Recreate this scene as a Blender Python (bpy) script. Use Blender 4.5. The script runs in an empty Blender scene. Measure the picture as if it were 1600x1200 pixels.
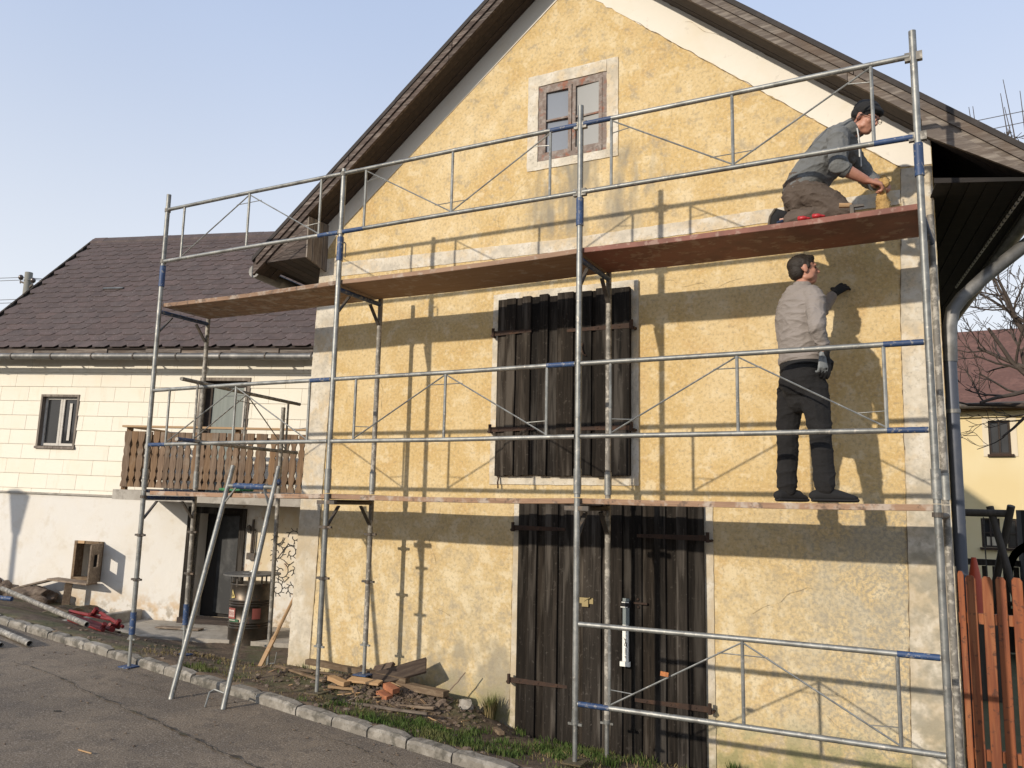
import bpy, bmesh, math, random
from mathutils import Vector as V, Matrix, noise
random.seed(7)
R = math.radians
PI = math.pi
scene = bpy.context.scene
col = scene.collection

# ---------------------------------------------------------------- camera
cam_d = bpy.data.cameras.new('camera')
cam = bpy.data.objects.new('camera', cam_d)
col.objects.link(cam)
scene.camera = cam
cam_d.sensor_width = 36.0
cam_d.lens = 28.69
cam_d.clip_start = 0.05
cam_d.clip_end = 2000
YAW, PITCH, ROLL = R(27.32), R(8.252), R(-1.2077)
fwd = V((-math.sin(YAW)*math.cos(PITCH), math.cos(YAW)*math.cos(PITCH), math.sin(PITCH)))
rt = V((math.cos(YAW), math.sin(YAW), 0))
dn = fwd.cross(rt)
r2 = rt*math.cos(ROLL) + dn*math.sin(ROLL)
d2 = -rt*math.sin(ROLL) + dn*math.cos(ROLL)
cm = Matrix((r2, -d2, -fwd)).transposed().to_4x4()
cm.translation = V((2.4533, -6.946, 1.9515))
cam.matrix_world = cm

# ---------------------------------------------------------------- sky, sun, exposure
SUN = V((0.335, 1.0, -0.385)).normalized()          # direction the light travels
sun_el = math.asin(-SUN.z)
sun_az = math.atan2(-SUN.x, -SUN.y)
world = bpy.data.worlds.new('World')
scene.world = world
world.use_nodes = True
wn, wl = world.node_tree.nodes, world.node_tree.links
wn.clear()
wo = wn.new('ShaderNodeOutputWorld')
bg = wn.new('ShaderNodeBackground')
sky = wn.new('ShaderNodeTexSky')
sky.sky_type = 'NISHITA'
sky.sun_disc = False
sky.sun_elevation = sun_el
sky.sun_rotation = sun_az
sky.air_density = 1.0
sky.dust_density = 2.2
sky.ozone_density = 2.0
# smooth hazy veil over the whole sky, paler towards the horizon all round
tc = wn.new('ShaderNodeTexCoord'); sx = wn.new('ShaderNodeSeparateXYZ')
wl.new(tc.outputs['Generated'], sx.inputs[0])
cr = wn.new('ShaderNodeValToRGB'); cr.color_ramp.interpolation = 'EASE'
cr.color_ramp.elements[0].position = .10; cr.color_ramp.elements[0].color = (.86, .90, .955, 1)
cr.color_ramp.elements[1].position = .62; cr.color_ramp.elements[1].color = (.50, .61, .84, 1)
wl.new(sx.outputs['Z'], cr.inputs['Fac'])
k9 = wn.new('ShaderNodeVectorMath'); k9.operation = 'SCALE'; k9.inputs['Scale'].default_value = 11.2
wl.new(cr.outputs['Color'], k9.inputs[0])
nz = wn.new('ShaderNodeTexNoise'); nz.inputs['Scale'].default_value = 1.3; nz.inputs['Detail'].default_value = 2; nz.inputs['Roughness'].default_value = .5
rp = wn.new('ShaderNodeMapRange'); rp.inputs['From Min'].default_value = .35; rp.inputs['From Max'].default_value = .65
rp.inputs['To Min'].default_value = .84; rp.inputs['To Max'].default_value = .95
mx = wn.new('ShaderNodeMix'); mx.data_type = 'RGBA'
wl.new(tc.outputs['Generated'], nz.inputs['Vector']); wl.new(nz.outputs['Fac'], rp.inputs['Value']); wl.new(rp.outputs['Result'], mx.inputs['Factor'])
wl.new(sky.outputs['Color'], mx.inputs['A']); wl.new(k9.outputs[0], mx.inputs['B']); wl.new(mx.outputs['Result'], bg.inputs['Color'])
bg.inputs['Strength'].default_value = 0.09
wl.new(bg.outputs['Background'], wo.inputs['Surface'])
sun_d = bpy.data.lights.new('sun', 'SUN')
sun_d.energy = 3.6
sun_d.angle = R(1.0)
sun_d.color = (1.0, 0.89, 0.74)
sun = bpy.data.objects.new('sun', sun_d)
col.objects.link(sun)
sun.rotation_euler = SUN.to_track_quat('-Z', 'Y').to_euler()
sun.location = (-6, -16, 12)
scene.view_settings.view_transform = 'Standard'
scene.view_settings.look = 'None'
scene.view_settings.exposure = 0.08
scene.view_settings.gamma = 1.0
scene.render.engine = 'CYCLES'
scene.cycles.use_denoising = True
scene.cycles.max_bounces = 4; scene.cycles.diffuse_bounces = 3; scene.cycles.glossy_bounces = 2; scene.cycles.transmission_bounces = 2
scene.cycles.caustics_reflective = False; scene.cycles.caustics_refractive = False

# ---------------------------------------------------------------- materials
def srgb(r, g, b):
    return tuple(((c/255)/12.92 if c/255 <= .04045 else ((c/255+.055)/1.055)**2.4) for c in (r, g, b)) + (1,)

def mat(name, base, rough=.8, layers=(), bump=None, metal=0., vary=0., coord='Object', spec=None, huevary=0.):
    """layers: (colour, scale or (sx,sy,sz), lo, hi, strength[, detail]) noise masks mixed over the base colour"""
    m = bpy.data.materials.new(name); m.use_nodes = True
    n, l = m.node_tree.nodes, m.node_tree.links
    b = n['Principled BSDF']
    b.inputs['Roughness'].default_value = rough; b.inputs['Metallic'].default_value = metal
    if spec is not None: b.inputs['Specular IOR Level'].default_value = spec
    if len(base) == 3: base = tuple(base)+(1,)
    co = None
    if coord == 'World':
        g = n.new('ShaderNodeNewGeometry'); co = g.outputs['Position']
    else:
        t = n.new('ShaderNodeTexCoord'); co = t.outputs['Object']
    oi = n.new('ShaderNodeObjectInfo')
    ad = n.new('ShaderNodeVectorMath'); ad.operation = 'MULTIPLY_ADD'
    ad.inputs[1].default_value = (1, 1, 1)
    sc = n.new('ShaderNodeVectorMath'); sc.operation = 'SCALE'
    cmb = n.new('ShaderNodeCombineXYZ')
    for i in range(3): l.new(oi.outputs['Random'], cmb.inputs[i])
    l.new(cmb.outputs[0], sc.inputs[0]); sc.inputs['Scale'].default_value = 37.0 if vary > 0 else 0.0
    l.new(co, ad.inputs[0]); l.new(sc.outputs[0], ad.inputs[2])
    vec = ad.outputs[0]
    cache = {}
    def nz_(scale, detail=5, rough_=.66):
        key = (scale, detail, rough_)
        if key in cache: return cache[key]
        tx = n.new('ShaderNodeTexNoise'); tx.inputs['Detail'].default_value = detail; tx.inputs['Roughness'].default_value = rough_
        if isinstance(scale, (tuple, list)):
            mpn = n.new('ShaderNodeVectorMath'); mpn.operation = 'MULTIPLY'; mpn.inputs[1].default_value = scale
            l.new(vec, mpn.inputs[0]); l.new(mpn.outputs[0], tx.inputs['Vector']); tx.inputs['Scale'].default_value = 1.0
        else:
            l.new(vec, tx.inputs['Vector']); tx.inputs['Scale'].default_value = scale
        cache[key] = tx.outputs['Fac']
        return tx.outputs['Fac']
    rgb = n.new('ShaderNodeRGB'); rgb.outputs[0].default_value = base
    cur = rgb.outputs[0]
    for L in layers:
        c, s, lo, hi, st = L[:5]
        f = nz_(s, min(3, L[5]) if len(L) > 5 else 3)
        mr = n.new('ShaderNodeMapRange'); mr.inputs['From Min'].default_value = lo; mr.inputs['From Max'].default_value = hi
        mr.inputs['To Max'].default_value = st
        l.new(f, mr.inputs['Value'])
        fac = mr.outputs['Result']
        if len(L) > 6:      # world height / position window: (axis, start, end) fades the layer in from start to end
            for ax, a0, a1 in L[6]:
                g = n.new('ShaderNodeNewGeometry'); sp = n.new('ShaderNodeSeparateXYZ'); l.new(g.outputs['Position'], sp.inputs[0])
                w = n.new('ShaderNodeMapRange'); w.inputs['From Min'].default_value = a0; w.inputs['From Max'].default_value = a1
                w.interpolation_type = 'SMOOTHSTEP'
                l.new(sp.outputs[ax], w.inputs['Value'])
                mu = n.new('ShaderNodeMath'); mu.operation = 'MULTIPLY'
                l.new(fac, mu.inputs[0]); l.new(w.outputs['Result'], mu.inputs[1]); fac = mu.outputs[0]
        x = n.new('ShaderNodeMix'); x.data_type = 'RGBA'; x.inputs['B'].default_value = tuple(c)[:3]+(1,)
        l.new(fac, x.inputs['Factor']); l.new(cur, x.inputs['A']); cur = x.outputs['Result']
    if vary > 0 or huevary > 0:
        hs = n.new('ShaderNodeHueSaturation')
        mr = n.new('ShaderNodeMapRange'); mr.inputs['To Min'].default_value = 1-vary; mr.inputs['To Max'].default_value = 1+vary
        l.new(oi.outputs['Random'], mr.inputs['Value']); l.new(mr.outputs['Result'], hs.inputs['Value'])
        if huevary > 0:
            m2 = n.new('ShaderNodeMath'); m2.operation = 'MULTIPLY'; m2.inputs[1].default_value = 7.31
            m3 = n.new('ShaderNodeMath'); m3.operation = 'FRACT'
            mr2 = n.new('ShaderNodeMapRange'); mr2.inputs['To Min'].default_value = 1-huevary; mr2.inputs['To Max'].default_value = 1+huevary
            l.new(oi.outputs['Random'], m2.inputs[0]); l.new(m2.outputs[0], m3.inputs[0]); l.new(m3.outputs[0], mr2.inputs['Value'])
            l.new(mr2.outputs['Result'], hs.inputs['Saturation'])
        l.new(cur, hs.inputs['Color']); cur = hs.outputs['Color']
    l.new(cur, b.inputs['Base Color'])
    if bump:
        two = isinstance(bump, list) and len(bump) > 1
        bs, st, dist = bump[0] if isinstance(bump, list) else bump
        bp = n.new('ShaderNodeBump'); bp.inputs['Strength'].default_value = st; bp.inputs['Distance'].default_value = dist
        l.new(nz_(bs, 4 if two else 2, .74 if two else .6), bp.inputs['Height'])
        prev = bp.outputs['Normal']
        l.new(prev, b.inputs['Normal'])
    return m

MT = {}
# barn plaster
MT['ochre'] = mat('ochre_plaster', (.56, .40, .175), .94, [
    ((.67, .54, .325), .75, .50, .66, .70, 3),
    ((.64, .505, .285), 2.2, .48, .60, .60, 3),
    ((.53, .35, .145), 2.2, .45, .34, .55, 3),
    ((.55, .455, .28), .75, .62, .36, .70, 3, [(2, 2.3, 1.2)]),
    ((.64, .56, .395), 6.0, .49, .60, .70, 3, [(2, 2.2, 1.0)]),
    ((.38, .325, .235), 6.0, .46, .36, .70, 3, [(2, 2.4, .8)]),
    ((.38, .315, .215), 6.0, .45, .35, .70, 3, [(2, 3.2, 5.2)]),
    ((.69, .575, .37), 6.0, .55, .63, .60, 3),
    ((.65, .535, .335), 34.0, .47, .38, .50, 3),
    ((.31, .25, .165), 34.0, .52, .66, .55, 3),
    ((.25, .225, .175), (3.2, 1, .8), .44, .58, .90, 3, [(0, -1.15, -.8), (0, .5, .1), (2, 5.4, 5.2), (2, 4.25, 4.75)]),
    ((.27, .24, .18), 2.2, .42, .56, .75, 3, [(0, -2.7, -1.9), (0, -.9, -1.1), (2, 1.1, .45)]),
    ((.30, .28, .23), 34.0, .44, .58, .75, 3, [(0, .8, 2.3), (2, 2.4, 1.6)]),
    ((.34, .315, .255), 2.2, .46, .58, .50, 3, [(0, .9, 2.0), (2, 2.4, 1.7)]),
    ((.20, .19, .06), 6.0, .38, .60, .75, 3, [(2, .42, .02)]),
], bump=[(15, .5, .018), (55, .6, .008)], coord='World')
MT['white_band'] = mat('white_plaster_band', (.60, .545, .445), .94, [
    ((.58, .46, .29), 2.6, .46, .58, .75, 4),
    ((.42, .385, .32), 6.0, .49, .62, .60, 4),
    ((.70, .67, .60), 6.0, .46, .38, .50, 4),
    ((.30, .27, .215), 34.0, .54, .68, .50, 3),
    ((.46, .385, .27), 2.6, .35, .55, .70, 4, [(2, 2.6, 1.4)]),
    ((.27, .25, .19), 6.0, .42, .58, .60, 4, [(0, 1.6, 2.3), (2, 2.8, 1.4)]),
    ((.20, .185, .09), 6.0, .40, .60, .65, 4, [(2, .5, .0)]),
], bump=[(13, .45, .018), (60, .6, .007)], coord='World')
MT['fresh_white'] = mat('whitewashed_verge_band', (.74, .70, .62), .9, [
    ((.70, .62, .48), 2.0, .52, .7, .5), ((.50, .46, .40), 14.0, .64, .75, .5, 6)], bump=[(9, .2, .02), (80, .35, .004)], coord='World')
MT['barn_side'] = mat('barn_side_plaster', (.36, .32, .25), .95, [((.25, .23, .19), 3, .45, .65, .6)], bump=(40, .4, .01), coord='World')
# weathered wood
MT['dark_wood'] = mat('blackened_weathered_board', (.018, .0145, .0115), .85, [
    ((.036, .029, .023), (26, 26, 1.3), .45, .66, .85, 7),
    ((.007, .006, .005), (40, 40, 2.2), .52, .68, .85, 6),
    ((.075, .065, .055), 30.0, .62, .70, .5, 2),
    ((.095, .083, .070), (9, 9, .8), .52, .64, .65),
], bump=[((45, 45, 1.6), .7, .008)], vary=.45, huevary=.2, spec=.15)
MT['grey_wood'] = mat('silver_grey_weathered_wood', (.115, .094, .080), .85, [
    ((.27, .235, .20), (3, 30, 30), .45, .65, .8, 7), ((.09, .068, .052), (4, 46, 46), .52, .68, .8, 6), ((.13, .085, .055), 1.4, .5, .7, .6)],
    bump=[((4, 50, 50), .6, .006)], vary=.2)
MT['grey_wood_v'] = mat('silver_grey_upright_board', (.17, .14, .115), .85, [
    ((.30, .26, .22), (30, 30, 3), .45, .65, .8, 7), ((.075, .058, .045), (46, 46, 4), .52, .68, .8, 6)],
    bump=[((50, 50, 4), .6, .006)], vary=.2)
MT['soffit_wood'] = mat('brown_soffit_board', (.034, .024, .019), .85, [
    ((.055, .039, .030), (3, 30, 30), .45, .65, .7, 6), ((.02, .014, .012), (2, 26, 26), .52, .68, .8, 5)], bump=[((4, 50, 50), .4, .005)], vary=.25)
MT['soot_wood'] = mat('soot_black_board', (.014, .012, .011), .9, [((.028, .022, .019), (3, 20, 20), .48, .62, .7, 3)], vary=.3)
MT['brown_barge'] = mat('dark_brown_barge_wood', (.085, .062, .052), .85, [((.19, .16, .14), (3, 30, 30), .50, .62, .8, 4), ((.035, .025, .02), (4, 40, 40), .48, .60, .8, 3)], bump=[((4, 50, 50), .6, .006)], vary=.25)
MT['balcony_wood'] = mat('brown_baluster_wood', (.15, .092, .052), .8, [
    ((.24, .16, .095), (30, 30, 2), .45, .65, .7, 6), ((.09, .05, .025), (38, 38, 3), .52, .68, .7, 5), ((.25, .21, .16), 3, .55, .7, .5)],
    bump=[((40, 40, 3), .4, .004)], vary=.22, huevary=.15)
MT['pale_wood'] = mat('pale_new_wood', (.40, .26, .135), .7, [((.38, .21, .09), (4, 40, 40), .48, .66, .7, 6)], bump=[((4, 40, 40), .25, .003)], vary=.15)
MT['debris_wood'] = mat('old_broken_wood', (.16, .115, .078), .88, [((.28, .22, .155), (5, 30, 30), .45, .65, .8, 6), ((.08, .05, .03), 6, .5, .68, .7)], bump=[((6, 40, 40), .5, .005)], vary=.4, huevary=.25)
MT['bark_wood'] = mat('dark_bark_slab', (.050, .033, .024), .9, [((.10, .072, .05), (5, 30, 30), .46, .62, .8, 3)], bump=[((6, 40, 40), .6, .008)], vary=.3)
MT['ply_front'] = mat('scaffold_plank_timber', (.30, .185, .115), .8, [((.20, .12, .075), (2.5, 30, 40), .45, .62, .8, 4), ((.42, .36, .30), 7, .50, .62, .75, 4), ((.09, .065, .05), 16, .56, .66, .7)], bump=[((3, 30, 30), .3, .003)], vary=.12)
MT['ply_grey'] = mat('scaffold_plank_worn_grey_brown', (.30, .19, .125), .8, [((.22, .135, .085), (2.0, 26, 40), .45, .66, .7, 6), ((.44, .38, .32), 8, .56, .7, .6, 6)], bump=[((3, 30, 30), .3, .003)])
MT['ply_red'] = mat('scaffold_deck_red_brown_ply', (.225, .088, .062), .7, [((.15, .062, .045), 2.5, .45, .60, .8, 3), ((.36, .25, .20), 9, .55, .64, .6, 3), ((.10, .05, .04), (1, 14, 14), .6, .75, .5)], bump=[(60, .15, .002)])
# metals
MT['galv'] = mat('galvanised_tube', (.235, .24, .228), .5, [((.33, .33, .31), 9, .5, .64, .6, 4), ((.13, .125, .115), 9, .48, .36, .6, 4), ((.46, .43, .38), 30, .60, .68, .6, 2)], metal=.55, vary=.14)
MT['galv_dirty'] = mat('galvanised_tube_plaster_splashed', (.22, .205, .18), .72, [((.48, .45, .39), 18, .50, .60, .85, 4), ((.09, .083, .07), 10, .52, .7, .7, 7)], metal=.3, vary=.12)
MT['dark_steel'] = mat('dirty_dark_steel', (.085, .075, .065), .65, [((.18, .13, .09), 14, .5, .68, .7)], metal=.4)
MT['blue'] = mat('chipped_blue_paint', (.022, .05, .125), .55, [((.04, .085, .19), 12, .48, .62, .6), ((.26, .25, .23), 30, .57, .64, .8, 3)], vary=.12)
MT['rust'] = mat('rusty_iron', (.045, .026, .018), .85, [((.085, .042, .022), 18, .48, .62, .7, 4), ((.03, .02, .016), 9, .52, .7, .7)], bump=(70, .4, .003), metal=.2)
MT['zinc'] = mat('dull_zinc', (.145, .143, .138), .55, [((.32, .31, .29), 5, .48, .66, .6), ((.10, .095, .085), 7, .52, .7, .6)], metal=.5)
MT['pipe_dark'] = mat('dark_blue_grey_downpipe', (.075, .085, .11), .45, [((.12, .125, .14), 6, .48, .66, .6)], metal=.3)
MT['brass'] = mat('worn_brass', (.26, .21, .11), .5, [((.20, .16, .09), 30, .5, .66, .6)], metal=.8)
MT['red_paint'] = mat('red_enamel', (.20, .018, .02), .6, [((.10, .012, .014), 12, .5, .68, .7)])
MT['glass'] = None
# house
MT['siding'] = mat('cream_fibre_cement_panel', (.77, .725, .615), .75, [((.76, .69, .55), 1.3, .48, .66, .6), ((.64, .55, .40), (6, 6, 1.2), .58, .74, .35, 4), ((.40, .36, .30), 24, .66, .75, .4)], bump=(30, .1, .002), vary=.02)
MT['house_white'] = mat('white_house_render', (.69, .665, .615), .93, [((.68, .63, .54), 1.2, .48, .66, .5), ((.54, .47, .36), 4, .54, .7, .4, 7),
    ((.55, .40, .24), 3.5, .42, .56, .85, 7, [(2, .55, .12)]), ((.30, .25, .18), 6, .50, .62, .8, 7, [(2, .38, .02)]),
    ((.60, .47, .27), 1.8, .42, .60, .75, 6, [(0, -8.0, -7.0)]), ((.42, .26, .15), 9, .60, .68, .7, 5, [(0, -8.2, -7.2)])], bump=[(5, .3, .03), (50, .35, .006)], coord='World')
MT['concrete'] = mat('old_concrete', (.34, .31, .265), .93, [((.46, .43, .38), 4, .5, .66, .6, 7), ((.19, .17, .14), 6, .5, .68, .7, 7), ((.12, .11, .09), 40, .62, .74, .6)], bump=[(14, .3, .02), (80, .5, .006)], vary=.06)
MT['kerb'] = mat('grey_granite_kerb', (.20, .18, .15), .92, [((.31, .285, .245), 7, .48, .60, .75, 4), ((.085, .078, .062), 9, .50, .62, .85, 4), ((.10, .095, .07), 50, .60, .72, .6)], bump=[(12, .5, .02), (70, .6, .008)], vary=.12)
MT['shingle'] = mat('brown_diamond_shingle', (.080, .057, .050), .8, [((.105, .072, .066), 5, .5, .62, .6), ((.055, .038, .035), 5, .46, .36, .6), ((.24, .21, .19), 30, .64, .70, .6, 2)], bump=(60, .3, .003), vary=.09, huevary=.10)
MT['white_frame'] = mat('greyed_white_window_paint', (.52, .49, .44), .6, [((.30, .27, .23), 14, .52, .68, .7, 6)], bump=(50, .2, .002))
MT['brown_frame'] = mat('flaking_brown_window_wood', (.19, .145, .12), .75, [((.30, .26, .23), 13, .46, .62, .8, 6), ((.26, .085, .04), 9, .54, .66, .85, 6), ((.07, .05, .04), 20, .56, .7, .7)], bump=(60, .5, .004))
MT['door_green'] = mat('grey_green_door_curtain', (.16, .185, .17), .6, [((.22, .245, .225), (26, 26, 1), .48, .64, .6)])
MT['void'] = mat('dark_interior', (.025, .022, .02), .95)
MT['door_inside'] = mat('dark_door_leaf', (.028, .029, .03), .7, [((.10, .10, .10), 4, .5, .7, .5)])
# ground
MT['asphalt'] = mat('dusty_asphalt', (.172, .140, .107), .92, [((.245, .196, .144), .7, .44, .60, .85, 4), ((.115, .097, .082), .7, .42, .30, .8, 4), ((.125, .105, .086), 5, .50, .62, .6, 4), ((.38, .33, .27), 85, .56, .68, .8, 2), ((.06, .053, .046), 85, .44, .34, .75, 2)], bump=[(60, .6, .008), (5, .3, .02)], coord='World', spec=.15)
MT['crack'] = mat('dirt_filled_crack', (.040, .032, .024), .95, [((.075, .07, .035), 9, .5, .66, .7)], coord='World')
MT['soil'] = mat('brown_soil', (.115, .080, .052), .97, [((.18, .135, .09), 5, .48, .66, .7, 7), ((.045, .03, .019), 11, .52, .66, .8, 7), ((.20, .16, .11), 48, .62, .72, .8, 4), ((.06, .075, .022), 1.6, .50, .62, .6, 6)], bump=[(13, .7, .03), (60, .7, .012)], coord='World')
MT['garden'] = mat('winter_grass_ground', (.075, .075, .03), .97, [((.12, .10, .05), 3, .48, .66, .7)], coord='World')
MT['grass'] = mat('green_grass_blades', (.060, .098, .020), .7, [((.13, .125, .045), 2.2, .46, .62, .85, 5), ((.04, .07, .014), 9, .5, .66, .6)], coord='World', spec=.25)
MT['dry_grass'] = mat('dry_straw_blades', (.23, .18, .085), .8, [((.12, .10, .045), 6, .46, .62, .8)], coord='World', spec=.2)
MT['stone'] = mat('brown_field_stone', (.15, .11, .08), .9, [((.24, .19, .145), 5, .5, .66, .7, 7), ((.07, .05, .038), 8, .5, .66, .7)], bump=[(8, .5, .03), (50, .5, .006)], vary=.2)
MT['brick'] = mat('orange_brick', (.26, .10, .05), .9, [((.50, .20, .085), 9, .5, .66, .7), ((.20, .07, .03), 14, .54, .7, .6)], bump=(50, .5, .006), vary=.15)
MT['orange_fence'] = mat('orange_stained_picket', (.235, .068, .020), .7, [((.15, .038, .012), (26, 26, 1.6), .46, .60, .85, 4), ((.31, .12, .045), (12, 12, 1), .52, .62, .7, 3), ((.07, .025, .012), 20, .58, .66, .8, 3)], bump=[((40, 40, 2), .25, .003)], vary=.10)
# neighbour, playground
MT['yellow_house'] = mat('pale_yellow_render', (.70, .59, .36), .93, [((.64, .50, .25), .4, .45, .65, .6)], bump=(20, .15, .01), coord='World')
MT['neighbour_roof'] = mat('red_brown_tiled_roof', (.13, .062, .045), .85, [((.19, .095, .07), (3, 3, 3), .48, .66, .7, 6), ((.08, .04, .03), 10, .52, .68, .7)], bump=(12, .5, .03), coord='World')
MT['dark_log'] = mat('dark_impregnated_log', (.055, .045, .035), .8, [((.09, .075, .06), (20, 20, 2), .48, .66, .6)], vary=.15)
MT['orange_plastic'] = mat('red_orange_plastic', (.46, .06, .02), .5)
MT['yellow_plastic'] = mat('dull_yellow_plastic', (.50, .36, .04), .5)
MT['chain'] = mat('dark_chain', (.10, .095, .09), .5, metal=.6)
MT['bark'] = mat('dark_bark', (.060, .045, .036), .9, [((.10, .08, .065), 14, .5, .66, .6)], bump=(60, .5, .01))
MT['wire'] = mat('grey_power_line', (.10, .10, .105), .6)
MT['pole_concrete'] = mat('pale_concrete_mast', (.24, .235, .21), .9, [((.26, .25, .22), 6, .5, .66, .6)])
MT['porcelain'] = mat('dark_glazed_insulator', (.06, .045, .04), .3)
# people and small things
MT['skin'] = mat('sun_warmed_skin', (.43, .21, .145), .5, [((.36, .15, .10), 9, .5, .68, .6)], bump=(90, .08, .002), coord='World')
MT['hair'] = mat('short_dark_hair', (.022, .016, .012), .6, bump=[(160, .8, .006)], coord='World')
MT['sweater'] = mat('taupe_sweatshirt', (.255, .225, .205), .92, [((.22, .195, .175), 5, .48, .66, .6)], bump=[((6, 6, 26), .55, .02), (240, .25, .002)], coord='World')
MT['hoodie'] = mat('grey_hoodie', (.135, .14, .14), .92, [((.17, .175, .175), 5, .48, .66, .6)], bump=[((18, 10, 18), .55, .02), (240, .3, .002)], coord='World')
MT['black_trousers'] = mat('black_work_trousers', (.009, .0085, .009), .95, [((.015, .014, .014), 6, .5, .66, .6)], bump=[((10, 10, 16), .6, .02), (260, .2, .002)], coord='World')
MT['brown_trousers'] = mat('brown_work_trousers', (.085, .064, .050), .88, [((.12, .092, .073), 5, .48, .66, .6)], bump=[((14, 10, 14), .6, .022), (260, .25, .002)], coord='World')
MT['black'] = mat('matt_black', (.009, .009, .010), .85, bump=(120, .2, .003), coord='World')
MT['glove_grey'] = mat('grey_rubber_glove_palm', (.20, .215, .22), .55, [((.10, .105, .11), 24, .5, .66, .7)], coord='World')
MT['shoe'] = mat('dark_trainer', (.010, .010, .011), .9)
MT['shoe_blue'] = mat('blue_trainer_panel', (.018, .032, .07), .6)
MT['sole'] = mat('brown_rubber_sole', (.09, .075, .055), .8)
MT['cloth'] = mat('yellow_crumpled_cloth', (.42, .27, .10), .9, [((.28, .17, .06), 14, .48, .66, .7)], bump=(40, .8, .015), coord='World')
MT['red_plastic'] = mat('bright_red_plastic', (.40, .02, .025), .45)
MT['white_plastic'] = mat('white_plastic', (.82, .82, .76), .5)
MT['grey_plastic'] = mat('grey_plastic', (.17, .20, .20), .5)
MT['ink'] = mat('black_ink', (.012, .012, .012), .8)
MT['cord'] = mat('white_gap_light_and_cord', (.62, .62, .60), .8)  # drawstrings, and the painted light dashes under the right eave
MT['green_rope'] = mat('green_rope', (.035, .16, .065), .8, [((.08, .28, .14), 60, .5, .6, .7)])
MT['drum'] = mat('brown_black_drum_paint', (.065, .055, .044), .42, [((.13, .10, .072), 5, .5, .66, .7, 6), ((.16, .07, .035), 12, .60, .72, .7)], metal=.7, bump=(6, .2, .01))
MT['label_red'] = mat('faded_red_label', (.27, .075, .06), .6)
MT['label_white'] = mat('faded_white_print', (.70, .62, .55), .6)
MT['label_yellow'] = mat('faded_yellow_sticker', (.55, .43, .16), .6)
MT['label_green'] = mat('dark_green_label', (.03, .11, .05), .6)
MT['orange_tag'] = mat('orange_tag', (.45, .16, .045), .7, [((.25, .09, .03), 40, .5, .6, .7)])

g = bpy.data.materials.new('sky_tinted_window_glass'); g.use_nodes = True
gb = g.node_tree.nodes['Principled BSDF']
gb.inputs['Base Color'].default_value = (.17, .19, .22, 1); gb.inputs['Roughness'].default_value = .06  # blue-grey base colour stands in for reflected sky
gb.inputs['Specular IOR Level'].default_value = .9; gb.inputs['Coat Weight'].default_value = .6; gb.inputs['Coat Roughness'].default_value = .03
MT['glass'] = g
g3 = bpy.data.materials.new('dark_room_glass'); g3.use_nodes = True
gb = g3.node_tree.nodes['Principled BSDF']
gb.inputs['Base Color'].default_value = (.035, .035, .036, 1); gb.inputs['Roughness'].default_value = .08
MT['glass_dark'] = g3
g2 = bpy.data.materials.new('dusty_sky_tinted_glass'); g2.use_nodes = True
gb = g2.node_tree.nodes['Principled BSDF']
gb.inputs['Base Color'].default_value = (.25, .25, .235, 1); gb.inputs['Roughness'].default_value = .15; gb.inputs['Specular IOR Level'].default_value = .8  # paler base paints a brighter sky reflection into the dusty pane
MT['glass_pale'] = g2

# ---------------------------------------------------------------- mesh helpers
def new_obj(name, me, parent=None):
    o = bpy.data.objects.new(name, me); col.objects.link(o)
    if parent is not None: o.parent = parent
    return o
def obj(name, bm, m, parent=None, smooth=False, bevel=0.):
    if bevel > 0:
        es = [e for e in bm.edges if len(e.link_faces) == 2 and e.calc_face_angle(0) > .6]
        bmesh.ops.bevel(bm, geom=es, offset=bevel, segments=1, affect='EDGES', clamp_overlap=True)
    me = bpy.data.meshes.new(name); bm.to_mesh(me); bm.free()
    if smooth: me.polygons.foreach_set('use_smooth', [True]*len(me.polygons))
    if smooth == 'angle':
        me.set_sharp_from_angle(angle=R(42))
    me.materials.append(MT[m])
    return new_obj(name, me, parent)
def empty(name, loc=(0, 0, 0), rz=0.):
    o = bpy.data.objects.new(name, None); col.objects.link(o)
    o.location = loc; o.rotation_euler = (0, 0, rz); o.empty_display_size = .1
    return o
def tag(o, label, cat, group=None):
    o['label'] = label; o['category'] = cat
    if group: o['group'] = group
    return o
def struct(o):
    o['kind'] = 'structure'; return o
def stuff(o):
    o['kind'] = 'stuff'; return o
def BM(): return bmesh.new()
def box(bm, x0, x1, y0, y1, z0, z1, M=None):
    vs = [bm.verts.new((x, y, z)) for x in (x0, x1) for y in (y0, y1) for z in (z0, z1)]
    for f in ((0, 1, 3, 2), (4, 6, 7, 5), (0, 4, 5, 1), (2, 3, 7, 6), (0, 2, 6, 4), (1, 5, 7, 3)):
        bm.faces.new([vs[i] for i in f])
    if M is not None:
        for v in vs: v.co = M @ v.co
    return vs
def frame_of(d):
    d = d.normalized(); up = V((0, 0, 1)) if abs(d.z) < .95 else V((1, 0, 0))
    s = d.cross(up).normalized(); return s, s.cross(d).normalized()
def ring(bm, c, s, t, ra, rb, n):
    return [bm.verts.new(V(c)+s*(ra*math.cos(2*PI*i/n))+t*(rb*math.sin(2*PI*i/n))) for i in range(n)]
def bridge(bm, a, b):
    n = len(a)
    for i in range(n): bm.faces.new((a[i], a[(i+1) % n], b[(i+1) % n], b[i]))
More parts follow.
